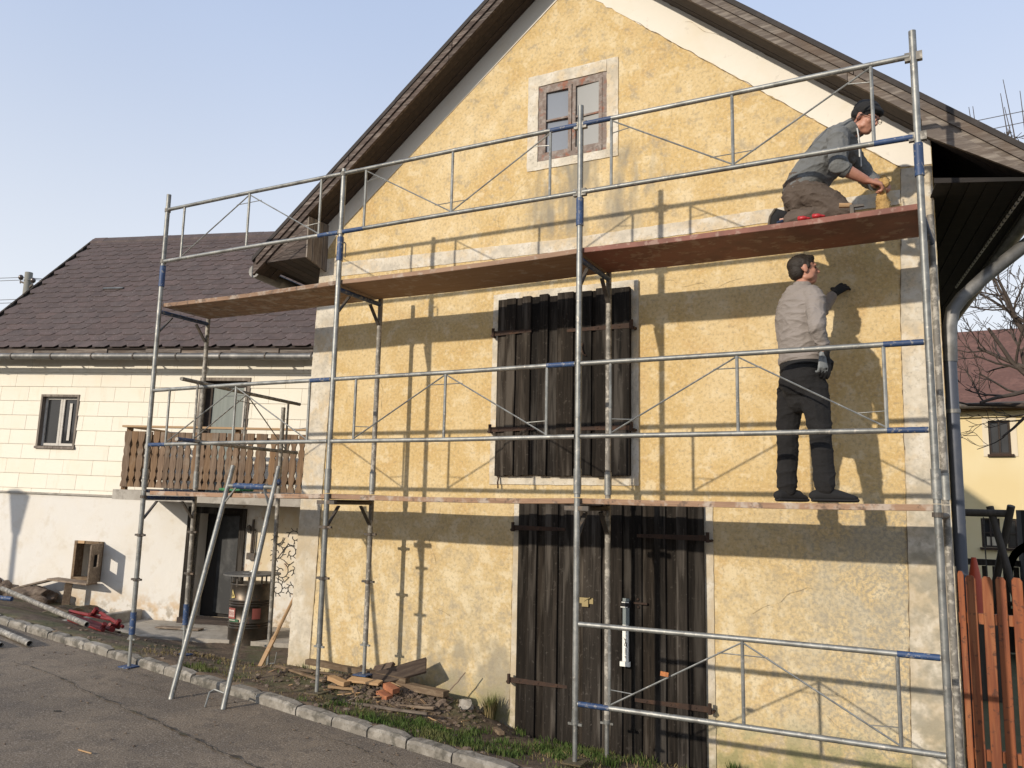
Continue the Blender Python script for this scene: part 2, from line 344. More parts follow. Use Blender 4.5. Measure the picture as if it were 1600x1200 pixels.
def sweep(bm, pts, r, n=8, cap=True):
    pts = [V(p) for p in pts]; rings = []
    s0 = None
    for i, p in enumerate(pts):
        d = (pts[min(i+1, len(pts)-1)]-pts[max(i-1, 0)])
        if s0 is None: s, t = frame_of(d)
        else:
            d = d.normalized(); s = (s0-d*s0.dot(d)).normalized(); t = s.cross(d)
        s0 = s
        rr = r[i] if isinstance(r, (list, tuple)) else r
        rings.append(ring(bm, p, s, t, rr, rr, n))
    for a, b in zip(rings, rings[1:]): bridge(bm, a, b)
    if cap:
        bm.faces.new(list(reversed(rings[0]))); bm.faces.new(rings[-1])
def tube(bm, p0, p1, r, n=10, cap=True): sweep(bm, [p0, p1], r, n, cap)
def hollow(bm, p0, p1, r, wall, n=12):
    p0, p1 = V(p0), V(p1); s, t = frame_of(p1-p0)
    a, b = ring(bm, p0, s, t, r, r, n), ring(bm, p1, s, t, r, r, n)
    c, d = ring(bm, p0, s, t, r-wall, r-wall, n), ring(bm, p1, s, t, r-wall, r-wall, n)
    bridge(bm, a, b); bridge(bm, d, c); bridge(bm, b, d); bridge(bm, c, a)
def prism(bm, poly, axis, a0, a1):
    """poly: 2D points; axis 1: poly in (x,z), extruded y a0..a1; axis 2: poly in (x,y); axis 0: poly in (y,z)"""
    def mk(p, a): return {0: (a, p[0], p[1]), 1: (p[0], a, p[1]), 2: (p[0], p[1], a)}[axis]
    A = [bm.verts.new(mk(p, a0)) for p in poly]; B = [bm.verts.new(mk(p, a1)) for p in poly]
    n = len(poly)
    bm.faces.new(A); bm.faces.new(list(reversed(B)))
    for i in range(n): bm.faces.new((A[i], B[i], B[(i+1) % n], A[(i+1) % n]))
    bmesh.ops.recalc_face_normals(bm, faces=bm.faces[:])
def beam(bm, p0, p1, w, h, up=V((0, 0, 1))):
    """bar of rectangular section w (sideways) x h (along up)"""
    p0, p1 = V(p0), V(p1); d = (p1-p0).normalized(); s = d.cross(up).normalized(); t = s.cross(d)
    vs = []
    for p in (p0, p1):
        vs.append([bm.verts.new(p+s*a*w/2+t*b*h/2) for a, b in ((-1, -1), (1, -1), (1, 1), (-1, 1))])
    bridge(bm, vs[0], vs[1]); bm.faces.new(list(reversed(vs[0]))); bm.faces.new(vs[1])
    bmesh.ops.recalc_face_normals(bm, faces=bm.faces[:])
def blob(bm, c, r, sub=2, rough=0., seed=0):
    res = bmesh.ops.create_icosphere(bm, subdivisions=sub, radius=1.0)
    r = r if isinstance(r, (tuple, list)) else (r, r, r)
    for v in res['verts']:
        k = 1+rough*noise.noise(v.co*1.7+V((seed*3.1, seed, 0)))
        v.co = V((v.co.x*r[0]*k, v.co.y*r[1]*k, v.co.z*r[2]*k))+V(c)
    return res['verts']
def jig(seed, f=1.0): return noise.noise(V((seed*1.37, seed*.71, f)))

# ================================================================ GROUND
def yk(x): return -1.66-.158*(x+.26)
def zr(x, y=0): return .12-.03*(max(-16, min(8, x))+1.5)
def lerp(x, xs, ys):
    if x <= xs[0]: return ys[0]
    for i in range(len(xs)-1):
        if x <= xs[i+1]:
            t = (x-xs[i])/(xs[i+1]-xs[i]); return ys[i]+(ys[i+1]-ys[i])*t
    return ys[-1]
def hg(x, y):
    k = yk(x); zk = zr(x)+.075
    if y < k: return zr(x)-.08
    tw = max(0, min(1, (y-k)/max(.3, -k)))
    hw = zk+(lerp(x, [-3.7, -1.1, 2.6], [.20, -.13, -.2])-zk)*tw
    ty = max(0, min(1, (y-k)/2.2)); ty = ty*ty*(3-2*ty)
    hy = zk+(lerp(x, [-15, -10.5, -9, -5, -3.7], [.30, .16, -.06, -.10, -.08])-zk)*ty
    w = max(0, min(1, (x+4.3)/.7))
    h = hy*(1-w)+hw*w
    h += .18*math.exp(-((x+2.30)/.62)**2-((y+.34)/.33)**2)+.15*math.exp(-((x+1.45)/.45)**2-((y+.22)/.30)**2)
    h += .05*math.exp(-((x+3.2)/.5)**2-((y+.35)/.4)**2)
    h += .018*noise.noise(V((x*3, y*3, 0)))+.010*noise.noise(V((x*11, y*11, 4)))
    return h
def grid(name, xs, ys, zf, m, skip=None):
    bm = BM(); vv = [[bm.verts.new((x, y, zf(x, y))) for y in ys] for x in xs]
    for i in range(len(xs)-1):
        for j in range(len(ys)-1):
            if skip and skip((xs[i]+xs[i+1])/2, (ys[j]+ys[j+1])/2): continue
            bm.faces.new((vv[i][j], vv[i+1][j], vv[i+1][j+1], vv[i][j+1]))
    return obj(name, bm, m, smooth=True)
def fr(a, b, s):
    n = int(round((b-a)/s)); return [a+(b-a)*i/n for i in range(n+1)]
bm = BM()
box(bm, -400, 400, -400, 400, -1.2, -.75)
struct(obj('ground', bm, 'garden'))
struct(grid('yard_soil', fr(-16, 3.4, .09), fr(-2.6, 3.8, .09), hg, 'soil', skip=lambda x, y: y < yk(x)-.35 or (y > .3 and x > -3.4)))
struct(grid('garden_lawn', fr(2.4, 16, .8), fr(.05, 17.5, .9), lambda x, y: -.32+.02*noise.noise(V((x, y, 0))), 'garden'))
# road surface, following the kerb
bm = BM(); xs = fr(-22, 14, .3); rows = []
for x in xs:
    k = yk(x)
    rows.append([bm.verts.new((x, k-.02-t, zr(x)+.006*noise.noise(V((x*1.5, t*1.5, 2))))) for t in (0, .15, .3, .6, .9, 1.3, 1.8, 2.4, 3.2, 4.5, 6.5, 9, 13, 20, 30)])
for a, b in zip(rows, rows[1:]):
    for j in range(len(a)-1): bm.faces.new((a[j], a[j+1], b[j+1], b[j]))
bmesh.ops.recalc_face_normals(bm, faces=bm.faces[:])
road = struct(obj('road', bm, 'asphalt', smooth=True))
def ribbon(name, pts, w0, w1, m, parent, dz=.004, jit=.4, seed=1, z=None):
    bm = BM(); L = []; n = len(pts)
    fine = []
    for i in range(n-1):
        for k in range(26):
            t = k/26; fine.append((pts[i][0]*(1-t)+pts[i+1][0]*t, pts[i][1]*(1-t)+pts[i+1][1]*t))
    fine.append(pts[-1])
    for i, (x, y) in enumerate(fine):
        x += .05*jit*noise.noise(V((i*.14, seed, 0)))+.02*noise.noise(V((i*.5, seed, 2))); y += .10*jit*noise.noise(V((i*.14, seed, 7)))+.025*noise.noise(V((i*.6, seed, 4)))
        w = (w0+(w1-w0)*i/len(fine))*max(.12, .35+1.5*noise.noise(V((i*.35, seed, 3))))
        zz = zr(x)+dz+.008
        L.append((bm.verts.new((x, y-w, zz)), bm.verts.new((x, y+w, zz))))
    for a, b in zip(L, L[1:]): bm.faces.new((a[0], b[0], b[1], a[1]))
    return obj(name, bm, m, parent)
ribbon('crack', [(-5.9, -1.62), (-5.1, -1.72), (-4.3, -1.93), (-3.5, -2.1), (-2.7, -2.28), (-1.8, -2.5), (-.9, -2.68), (.2, -2.95)], .008, .024, 'crack', road, seed=1)
ribbon('crack', [(-5.3, -1.25), (-5.0, -1.28), (-4.6, -1.2), (-4.3, -1.25)], .004, .010, 'crack', road, seed=2)
ribbon('crack', [(-4.6, -1.55), (-4.2, -1.5), (-3.8, -1.52)], .003, .008, 'crack', road, seed=3)
ribbon('crack', [(-2.2, -1.55), (-1.9, -1.7), (-1.4, -1.78), (-1.0, -1.95)], .003, .009, 'crack', road, seed=5)
# kerb stones
kerb = struct(empty('kerb', (0, 0, 0)))
x = -13.0; i = 0
while x < 3.2:
    L = .38+.20*random.random(); x1 = x+L-.016
    if x > -8.6 and -2 < x < 3.3 or True:
        bm = BM(); sg = 5
        prof = [(-.058, -.16), (-.056, .058), (-.040, .080), (.04, .086), (.058, .066), (.060, -.16)]
        rr = []
        for a in range(sg+1):
            xx = x+(x1-x)*a/sg; yy = yk(xx)
            tz = zr(xx)+.006*math.sin(i*2.1)
            e = .014 if a in (0, sg) else 0
            rr.append([bm.verts.new((xx+.006*jig(i*9+q+a), yy+p[0]*(1-e*3)+.010*jig(i*7+q*3+a*5, 2), tz+p[1]-(e if p[1] > 0 else 0)+.010*jig(i*5+q+a*3, 5))) for q, p in enumerate(prof)])
        for a, b in zip(rr, rr[1:]): bridge(bm, a, b)
        bm.faces.new(rr[0]); bm.faces.new(list(reversed(rr[-1])))
        bmesh.ops.recalc_face_normals(bm, faces=bm.faces[:])
        o = obj('kerb_stone', bm, 'kerb', kerb)
    x += L; i += 1

# ================================================================ BARN
barn = tag(empty('barn', (0, 0, 0)), 'old ochre plastered barn gable with dark wooden shutters behind the scaffold', 'barn')
AX, AZ = -.50, 7.417             # soffit apex at the wall
SL, SR = .79, .836
def zs(x): return AZ-(AX-x)*SL if x < AX else AZ-(x-AX)*SR
def xl(z): return -3.64-.034*(3.49-z)     # left corner leans outwards to the foot
XR = 2.56
SK = -.13                         # the side walls run slightly skewed
WIN = (-.90, -.17, 5.30, 6.10)
LOFT = (-1.27, .06, 2.22, 3.90)
DOOR = (-1.0, .71, -.5, 1.94)
def wall_with_holes(poly, holes, y, th):
    bm = BM()
    def loop(pts):
        vs = [bm.verts.new((p[0], y, p[1])) for p in pts]
        return [bm.edges.new((vs[k], vs[(k+1) % len(vs)])) for k in range(len(vs))]
    es = loop(poly)
    for h in holes: es += loop([(h[0], h[2]), (h[1], h[2]), (h[1], h[3]), (h[0], h[3])])
    bmesh.ops.triangle_fill(bm, use_beauty=True, use_dissolve=False, edges=es)
    ret = bmesh.ops.extrude_face_region(bm, geom=bm.faces[:])
    for v in [e for e in ret['geom'] if isinstance(e, bmesh.types.BMVert)]: v.co.y += th
    bmesh.ops.recalc_face_normals(bm, faces=bm.faces[:])
    return bm
poly = [(xl(-.6), -.6), (XR-.0, -.6), (XR, zs(XR)+.02), (AX, AZ+.02), (xl(4.9), zs(xl(4.9))+.02)]
obj('gable_wall', wall_with_holes(poly, [WIN, LOFT, DOOR], 0, .45), 'ochre', barn)
bm = BM()
prism(bm, [(XR, .45), (XR+SK*8.5, 9), (XR-.3+SK*8.5, 9), (XR-.3, .45)], 2, -.6, 4.95)
obj('side_wall', bm, 'barn_side', barn)
bm = BM()
prism(bm, [(-3.66, .45), (-3.66+SK*8.5, 9), (-3.36+SK*8.5, 9), (-3.36, .45)], 2, -.6, 4.95)
obj('side_wall', bm, 'barn_side', barn)
bm = BM()
prism(bm, [(-3.66+SK*9, -.6), (XR+SK*9, -.6), (XR+SK*9, 4.9), (AX+SK*9, AZ), (-3.66+SK*9, 4.9)], 1, 9, 9.3)
obj('rear_wall', bm, 'barn_side', barn)
for h in (WIN, LOFT, DOOR):
    bm = BM(); box(bm, h[0]-.2, h[1]+.2, .5, .56, h[2]-.2, h[3]+.2); obj('dark_interior', bm, 'void', barn)
# plaster bands, a few millimetres proud with hand-drawn edges
def band(name, left, right, m, parent=barn, y=-.008, seed=0, j=.006, step=.06):
    """left/right: matching polylines of (x,z) joined across"""
    def fine(l):
        out = []
        for a, b in zip(l, l[1:]):
            n = max(1, int(math.hypot(b[0]-a[0], b[1]-a[1])/step))
            out += [(a[0]+(b[0]-a[0])*k/n, a[1]+(b[1]-a[1])*k/n) for k in range(n)]
        return out+[l[-1]]
    A = fine(left); n = len(A); Bf = fine(right)
    B = [Bf[min(len(Bf)-1, int(round(k*(len(Bf)-1)/(n-1))))] for k in range(n)]
    bm = BM(); P, Q = [], []
    for k in range(n):
        ja, jb = j*jig(k*.8+seed, 1), j*jig(k*.8+seed, 9)
        a = (A[k][0]+ja, A[k][1]+ja); b = (B[k][0]+jb, B[k][1]+jb)
        P.append((bm.verts.new((a[0], y, a[1])), bm.verts.new((b[0], y, b[1]))))
        Q.append((bm.verts.new((a[0], .01, a[1])), bm.verts.new((b[0], .01, b[1]))))
    for k in range(n-1):
        bm.faces.new((P[k][0], P[k][1], P[k+1][1], P[k+1][0]))
        bm.faces.new((P[k][0], P[k+1][0], Q[k+1][0], Q[k][0])); bm.faces.new((P[k][1], Q[k][1], Q[k+1][1], P[k+1][1]))
    bm.faces.new((P[0][0], Q[0][0], Q[0][1], P[0][1])); bm.faces.new((P[-1][0], P[-1][1], Q[-1][1], Q[-1][0]))
    bmesh.ops.recalc_face_normals(bm, faces=bm.faces[:])
    return obj(name, bm, m, parent)
band('corner_band', [(xl(-.5)+.004, -.5), (xl(4.62)+.004, 4.62)], [(xl(-.5)+.30, -.5), (xl(4.62)+.28, 4.62)], 'white_band', seed=1)
band('corner_band', [(2.20, -.5), (2.25, 1.5), (2.28, 3.4), (2.335, 4.66)], [(XR-.004, -.5), (XR-.004, 1.5), (XR-.004, 3.4), (XR-.004, 4.66)], 'white_band', seed=2)
band('storey_band', [(-3.35, 4.40), (-.6, 4.35), (2.325, 4.37)], [(-3.35, 4.56), (-.6, 4.47), (2.325, 4.49)], 'white_band', seed=3, y=-.006)
band('verge_band', [(AX, AZ-.26), (-3.33, zs(-3.33)-.23), (-3.6, 4.63)], [(AX, AZ), (-3.33, zs(-3.33)), (-3.6, zs(-3.6))], 'fresh_white', seed=4, j=.012)
band('verge_band', [(AX, AZ-.37), (2.335, zs(2.335)-.37), (XR-.004, 4.665)], [(AX, AZ), (2.335, zs(2.335)), (XR-.004, zs(XR-.004))], 'fresh_white', seed=5, j=.010)
def surround(h, w, top, bot, seed, bottom=True):
    x0, x1, z0, z1 = h
    band('plaster_surround', [(x0-w, z0-bot), (x0-w, z1+top)], [(x0, z0-bot), (x0, z1+top)], 'white_band', seed=seed, y=-.010)
    band('plaster_surround', [(x1, z0-bot), (x1, z1+top)], [(x1+w, z0-bot), (x1+w, z1+top)], 'white_band', seed=seed+1, y=-.010)
    band('plaster_surround', [(x0+.001, z1), (x1-.001, z1)], [(x0+.001, z1+top), (x1-.001, z1+top)], 'white_band', seed=seed+2, y=-.010)
    if bottom: band('plaster_surround', [(x0+.001, z0-bot), (x1-.001, z0-bot)], [(x0+.001, z0), (x1-.001, z0)], 'white_band', seed=seed+3, y=-.010)
surround(WIN, .115, .12, .085, 10); surround(LOFT, .085, .09, .10, 20); surround(DOOR, .08, .03, 0, 30, bottom=False)

MT['groove'] = mat('dark_dirt_line', (.16, .12, .075), .95, [((.40, .31, .18), 9, .48, .56, .9, 2)], coord='World')
def wall_line(name, pts, w, seed, y=-.0105, amp=.010, freq=.9, mtl='groove'):
    P = []
    for (x0, z0), (x1, z1) in zip(pts, pts[1:]):
        n = max(2, int(math.hypot(x1-x0, z1-z0)/.035))
        P += [(x0+(x1-x0)*k/n, z0+(z1-z0)*k/n) for k in range(n)]
    P.append(pts[-1]); bm = BM(); L = []
    for k, (x, z) in enumerate(P):
        x += amp*noise.noise(V((k*.3*freq, seed, 1))); z += amp*noise.noise(V((k*.3*freq, seed, 5)))
        ww = w*max(.15, .6+1.3*noise.noise(V((k*.45, seed, 8))))
        i0, i1 = max(0, k-1), min(len(P)-1, k+1); d = V((P[i1][0]-P[i0][0], P[i1][1]-P[i0][1])).normalized()
        L.append((bm.verts.new((x-d.y*ww, y, z+d.x*ww)), bm.verts.new((x+d.y*ww, y, z-d.x*ww))))
    for a, b in zip(L, L[1:]): bm.faces.new((a[0], b[0], b[1], a[1]))
    return obj(name, bm, mtl, barn)
wall_line('incised_line', [(2.20, -.3), (2.25, 1.5), (2.28, 3.4), (2.335, 4.66)], .0045, 1, amp=.008)
wall_line('incised_line', [(xl(-.1)+.302, -.1), (xl(4.6)+.282, 4.6)], .0035, 2, amp=.006)
wall_line('incised_line', [(.1, AZ-.37-.5), (2.335, zs(2.335)-.375)], .0035, 3, amp=.012)
wall_line('incised_line', [(DOOR[0]-.085, .1), (DOOR[0]-.085, 1.85)], .003, 4, y=-.012, amp=.006)
for k, pts in enumerate(([(-2.2, 1.05), (-2.05, .95), (-1.75, .86)], [(-1.9, 1.9), (-2.0, 1.55), (-1.92, 1.3)], [(1.1, 1.1), (1.35, 1.25), (1.52, 1.33), (1.62, 1.31)], [(1.55, .55), (1.6, .42), (1.75, .30)], [(-2.7, 3.3), (-2.66, 2.9), (-2.74, 2.6)], [(.6, 6.9-.5), (.95, 6.15), (1.2, 5.95)], [(-1.0, 5.15), (-1.3, 4.9), (-1.32, 4.65)], [(.35, 3.95), (.8, 3.85), (1.1, 3.9)], [(-2.9, .8), (-2.8, .5), (-2.86, .2)])):
    wall_line('hairline_crack', pts, .0014, 20+k, y=-.004 if k != 5 else -.012, amp=.04, freq=.8)
# gable window: frame, two casements, four panes
w = obj('window', (lambda b: (box(b, WIN[0], WIN[0]+.05, .0, .09, WIN[2], WIN[3]), box(b, WIN[1]-.05, WIN[1], .0, .09, WIN[2], WIN[3]),
    box(b, WIN[0]+.05, WIN[1]-.05, .0, .09, WIN[3]-.05, WIN[3]), box(b, WIN[0]+.05, WIN[1]-.05, -.012, .09, WIN[2], WIN[2]+.05), b)[-1])(BM()), 'brown_frame', barn)
for k, (a, b_, tilt) in enumerate(((WIN[0]+.05, -.54, .0), (-.53, WIN[1]-.05, .0))):
    z0, z1, zm = WIN[2]+.05, WIN[3]-.05, WIN[2]+.42-.02*k
    bm = BM(); t = .034
    box(bm, a, a+t, -.006, .05, z0, z1); box(bm, b_-t, b_, -.006, .05, z0, z1)
    box(bm, a+t, b_-t, -.004, .05, z1-t, z1); box(bm, a+t, b_-t, -.004, .05, z0, z0+t); box(bm, a+t, b_-t, .002, .045, zm-.009, zm+.009)
    obj('casement', bm, 'brown_frame', w)
    for zz0, zz1, ty in ((z0+t, zm-.009, .004), (zm+.009, z1-t, -.003)):
        bm = BM(); sk = (.010 if k == 0 else -.014)
        vs = [bm.verts.new(p) for p in ((a+t, .02, zz0), (b_-t, .02+sk, zz0), (b_-t, .02+sk+ty, zz1), (a+t, .02+ty, zz1))]
        vt = [bm.verts.new(v.co+V((0, .004, 0))) for v in vs]
        bm.faces.new(vs); bm.faces.new(list(reversed(vt)))
        obj('pane', bm, 'glass' if k == 0 else 'glass_pale', w)

# board doors
def strap(parent, side, x, z, ln, y=-.066):
    s = 1 if side == 'l' else -1
    bm = BM(); x1 = x+s*ln
    n = 6; a = []
    for k in range(n+1):
        xx = x+(x1-x)*k/n; h = .024-.010*k/n+.002*jig(k+z*9)
        a.append([bm.verts.new((xx, yy, z+hh)) for yy, hh in ((y, -h), (y, h), (y+.006, h), (y+.006, -h))])
    for p, q in zip(a, a[1:]): bridge(bm, p, q)
    bm.faces.new(a[0]); bm.faces.new(list(reversed(a[-1])))
    tube(bm, (x-s*.012, y-.004, z-.035), (x-s*.012, y-.004, z+.05), .016, 8)
    tube(bm, (x-s*.03, y, z-.02), (x-s*.03, .02, z-.02), .013, 6)
    for k in (1, 3, 5): blob(bm, (x+s*ln*k/6, y-.002, z), (.009, .005, .009), 1)
    bmesh.ops.recalc_face_normals(bm, faces=bm.faces[:])
    return obj('strap_hinge', bm, 'rust', parent)
def board_door(name, h, widths, parent, seed, yb=-.05, leaf_gap=None):
    d = bpy.data.objects.new(name, None); col.objects.link(d); d.parent = parent
    x = h[0]-.012; tot = sum(widths); sc = (h[1]-h[0]+.024)/tot
    for k, wd in enumerate(widths):
        x1 = x+wd*sc; up = (k % 2)*.024+.004*jig(k+seed, 4)
        z0 = h[2]-.02+.020*jig(k+seed, 1); z1 = h[3]+.018+.018*jig(k+seed, 3)
        bm = BM(); nseg = 8; rr = []
        ov = .010 if k % 2 else -.002
        for a in range(nseg+1):
            z = z0+(z1-z0)*a/nseg
            wl_, wr_ = .003*jig(k*7+a+seed, 5), .003*jig(k*11+a+seed, 6); tw = .003*jig(k*3+a*.4+seed, 8)
            rr.append([bm.verts.new(p) for p in ((x-ov+wl_, yb+.03-up*.2, z), (x-ov+wl_, yb-up+tw, z), (x1+ov+wr_, yb-up-tw, z), (x1+ov+wr_, yb+.03-up*.2, z))])
        for p, q in zip(rr, rr[1:]): bridge(bm, p, q)
        bm.faces.new(rr[0]); bm.faces.new(list(reversed(rr[-1])))
        bmesh.ops.recalc_face_normals(bm, faces=bm.faces[:])
        obj('plank', bm, 'dark_wood', d, bevel=.003)
        x = x1
    return d
loft = board_door('loft_shutter', LOFT, [13, 9, 10, 8, 12, 8, 13, 16, 8, 12, 7, 11, 9, 14], barn, 1)
for s, xx, z, ln in (('l', LOFT[0]-.03, 3.58, .40), ('r', LOFT[1]+.03, 3.55, .62), ('l', LOFT[0]-.04, 2.64, .46), ('r', LOFT[1]+.03, 2.63, .62)): strap(loft, s, xx, z, ln, -.078)
for xx in (LOFT[0]+.03, -.44):
    bm = BM(); sweep(bm, [(xx, -.03, 2.19), (xx, -.05, 2.14), (xx+.005, -.05, 2.08)], .008, 6); obj('shutter_hook', bm, 'rust', loft)
bm = BM(); sweep(bm, [(-.37, -.075, 3.42), (-.375, -.095, 3.37), (-.355, -.10, 3.31), (-.335, -.08, 3.30)], .008, 6); obj('shutter_hook', bm, 'rust', loft)
bigdoor = board_door('barn_door', (DOOR[0], DOOR[1], -.13, DOOR[3]), [15, 7, 12, 12, 9, 14, 8, 17, 13, 9, 14, 6, 15, 9, 13, 8, 17], barn, 40)
for s, xx, z, ln in (('l', DOOR[0]-.04, 1.72, .52), ('r', DOOR[1]+.04, 1.69, .60), ('l', DOOR[0]-.05, .36, .56), ('r', DOOR[1]+.04, .33, .62)): strap(bigdoor, s, xx, z, ln, -.078)
bm = BM(); box(bm, -.40, -.25, -.080, -.066, 1.085, 1.135); box(bm, -.35, -.29, -.095, -.080, 1.06, 1.12); tube(bm, (-.33, -.09, 1.105), (-.27, -.09, 1.14), .007, 6)
obj('brass_hasp', bm, 'brass', bigdoor, bevel=.002)
bm = BM(); box(bm, .12, .24, -.084, -.066, 1.115, 1.13); obj('door_bolt', bm, 'rust', bigdoor)
for q in ((.16, 1.155), (.165, 1.09)):
    bm = BM(); blob(bm, (q[0], -.08, q[1]), .012, 1); obj('bolt_head', bm, 'rust', bigdoor)
# hanging rain gauge strip with black print
strip = tag(empty('door_gauge', (.065, -.11, 1.0)), 'narrow grey and white printed plastic strip hanging on the dark barn door', 'gauge')
bm = BM(); box(bm, -.028, .028, -.010, .008, -.06, .16); obj('upper_sleeve', bm, 'grey_plastic', strip, bevel=.004)
bm = BM(); box(bm, -.036, .036, -.018, .010, .085, .135); obj('clip', bm, 'black', strip, bevel=.004)
bm = BM(); box(bm, -.034, .030, -.0205, -.018, .124, .131); box(bm, -.044, .020, -.0205, -.0185, .084, .091); obj('clip_edge', bm, 'white_plastic', strip)
bm = BM(); box(bm, -.030, .022, -.012, .006, -.36, -.06); box(bm, -.050, .036, -.02, .012, -.40, -.362); obj('white_scale', bm, 'white_plastic', strip, bevel=.003)
bm = BM()
def stroke(bm, pts, w, y):
    for a, b in zip(pts, pts[1:]):
        a, b = V((a[0], a[1])), V((b[0], b[1])); d = (b-a).normalized()*w; p = V((-d.y, d.x))
        vs = [bm.verts.new((q.x, y, q.y)) for q in (a-p-d*.3, b-p+d*.3, b+p+d*.3, a+p-d*.3)]
        bm.faces.new(vs)
stroke(bm, [(-.018, -.165), (-.006, -.185), (.002, -.175), (-.004, -.20), (.012, -.21), (.004, -.235), (-.012, -.228), (-.004, -.205), (.010, -.222), (.016, -.245)], .0022, -.0130)
stroke(bm, [(.002, -.145), (.006, -.152)], .002, -.013)
for k in range(8):
    z = -.255-k*.0105
    if k == 5: continue
    stroke(bm, [(-.006, z), (.008, z-.002)], .0018, -.0130); stroke(bm, [(-.006, z-.004), (-.005, z+.003)], .0016, -.0131)
obj('printed_lettering', bm, 'ink', strip)

# roof of the barn: slabs following the skewed plan, barge boards, soffit boards
OV = .34
def roofpt(x, y): return x+SK*y
def slab(name, x0, x1, zoff0, zoff1, y0, y1, m, parent, slope_fn=None):
    bm = BM(); c = []
    for x, y in ((x0, y0), (x1, y0), (x1, y1), (x0, y1)):
        xx = x+SK*max(0, y); c.append((bm.verts.new((xx, y, zs(x)+zoff0)), bm.verts.new((xx, y, zs(x)+zoff1))))
    bm.faces.new([a[0] for a in c]); bm.faces.new([a[1] for a in reversed(c)])
    for k in range(4):
        a, b = c[k], c[(k+1) % 4]; bm.faces.new((a[0], b[0], b[1], a[1]))
    bmesh.ops.recalc_face_normals(bm, faces=bm.faces[:])
    return obj(name, bm, m, parent)
XE_L, XE_R = -4.27, 3.24
barn_roof = bpy.data.objects.new('roof', None); col.objects.link(barn_roof); barn_roof.parent = barn
MT['roof_black'] = mat('dark_roof_covering', (.035, .030, .028), .85, [((.06, .05, .045), 6, .5, .66, .6)], bump=(30, .4, .01), coord='World')
for a, b in ((XE_L, AX), (AX, XE_R)):
    slab('roof_covering', a, b, .135, .175, -OV-.03, 9.2, 'roof_black', barn_roof)
    # irregular covering lip on the verge
    n = int(abs(b-a)/.9)
    for k in range(n):
        xa, xb = a+(b-a)*k/n, a+(b-a)*(k+1)/n+.002
        j = .006*jig(k*1.7+a)
        slab('verge_tile', xa, xb, .14+j, .192+j, -OV-.050+.006*jig(k, 4), -OV+.10, 'roof_black', barn_roof)
for a, b in ((XE_L, AX), (AX, XE_R)):
    # barge board: two overlapping boards with end joints
    L = b-a
    for k in range(3):
        xa, xb = a+L*k/3+.002, a+L*(k+1)/3-.002
        slab('barge_board', xa, xb, -.012+.004*jig(k+a, 2), .142, -OV-.022, -OV+.010, 'brown_barge' if a < -1 else 'grey_wood', barn_roof)
        slab('barge_moulding', xa+.05, xb+.045 if k < 2 else xb, .062, .137, -OV-.040, -OV-.024, 'brown_barge' if a < -1 else 'grey_wood', barn_roof)
    # soffit boards along the slope
    for k in range(3):
        y0 = -OV+.014+k*.105; 
        slab('soffit_board', a+.02, b, -.004+.003*(k % 2), .02, y0, y0+.100, 'soffit_wood', barn_roof)
# left eave box (closed return) and its boards
def quadboard(name, pts, off, m, parent):
    pts = [V(p) for p in pts]; n = (pts[1]-pts[0]).cross(pts[2]-pts[0]).normalized()*off
    bm = BM(); A = [bm.verts.new(p) for p in pts]; B = [bm.verts.new(p+n) for p in pts]
    bm.faces.new(A); bm.faces.new(list(reversed(B)))
    for k in range(len(A)): bm.faces.new((A[k], B[k], B[(k+1) % len(A)], A[(k+1) % len(A)]))
    bmesh.ops.recalc_face_normals(bm, faces=bm.faces[:])
    return obj(name, bm, m, parent)
ZB = 4.55; XB = -3.53
eb = bpy.data.objects.new('eave_box', None); col.objects.link(eb); eb.parent = barn
tip = -4.11
nb = 4
for k in range(nb):     # front boards run with the slope
    f0, f1 = k/nb, (k+1)/nb
    def pz(x, f): return (zs(x)-.016)*(1-f)+ZB*f
    x_a = tip
    quadboard('box_board', [(tip+f1*.0, -OV+.0, pz(tip, f1)+.003), (XB, -OV, pz(XB, f1)+.004), (XB, -OV, pz(XB, f0)), (tip, -OV, pz(tip, f0))], -.018-.006*(k % 2), 'brown_barge', eb)
for k in range(4):
    y0, y1 = -OV+.004+k*.085, -OV+.082+k*.085
    quadboard('box_board', [(XB, y0, ZB-.02*k), (XB, y1, ZB-.02*(k+1)), (XB, y1, zs(XB)-.01), (XB, y0, zs(XB)-.01)], .02+.004*(k % 2), 'grey_wood_v', eb)
for k in range(5):
    xa, xb = tip+(XB-tip)*k/5+.003, tip+(XB-tip)*(k+1)/5-.003
    quadboard('box_board', [(xa, -OV+.002, ZB), (xb, -OV+.002, ZB), (xb+SK*3, 3, ZB-.07), (xa+SK*3, 3, ZB-.07)], .02, 'soffit_wood', eb)
gut = obj('gutter', (lambda b: (sweep(b, [(XE_L-.06, -OV+.06, 4.50), (XE_L-.06+SK*3, 3, 4.47)], .075, 12), b)[-1])(BM()), 'zinc', barn, smooth='angle')
# right eave: flat soffit, open gable triangle, gutter, downpipe
for k in range(6):
    xa, xb = XR+.012+(XE_R-XR)*k/6+.002, XR+.012+(XE_R-XR)*(k+1)/6-.002
    quadboard('eave_soffit_board', [(xa, -OV+.02, 4.40-.015*k), (xb, -OV+.02, 4.39-.015*k), (xb+SK*9, 9, 4.39-.015*k), (xa+SK*9, 9, 4.40-.015*k)], -.012, 'soot_wood', barn)
quadboard('eave_fascia', [(XE_R+.005, -OV-.01, 4.28), (XE_R+.005+SK*9, 9, 4.28), (XE_R+.005+SK*9, 9, 4.43), (XE_R+.005, -OV-.01, 4.43)], .02, 'soot_wood', barn)
quadboard('eave_front_board', [(XR-.06, -OV-.05, zs(XR-.06)-.165), (XE_R-.02, -OV-.05, zs(XE_R-.02)-.03), (XE_R-.02, -OV-.05, zs(XE_R-.02)-.014), (XR-.06, -OV-.05, zs(XR-.06)-.014)], .028, 'grey_wood', barn)
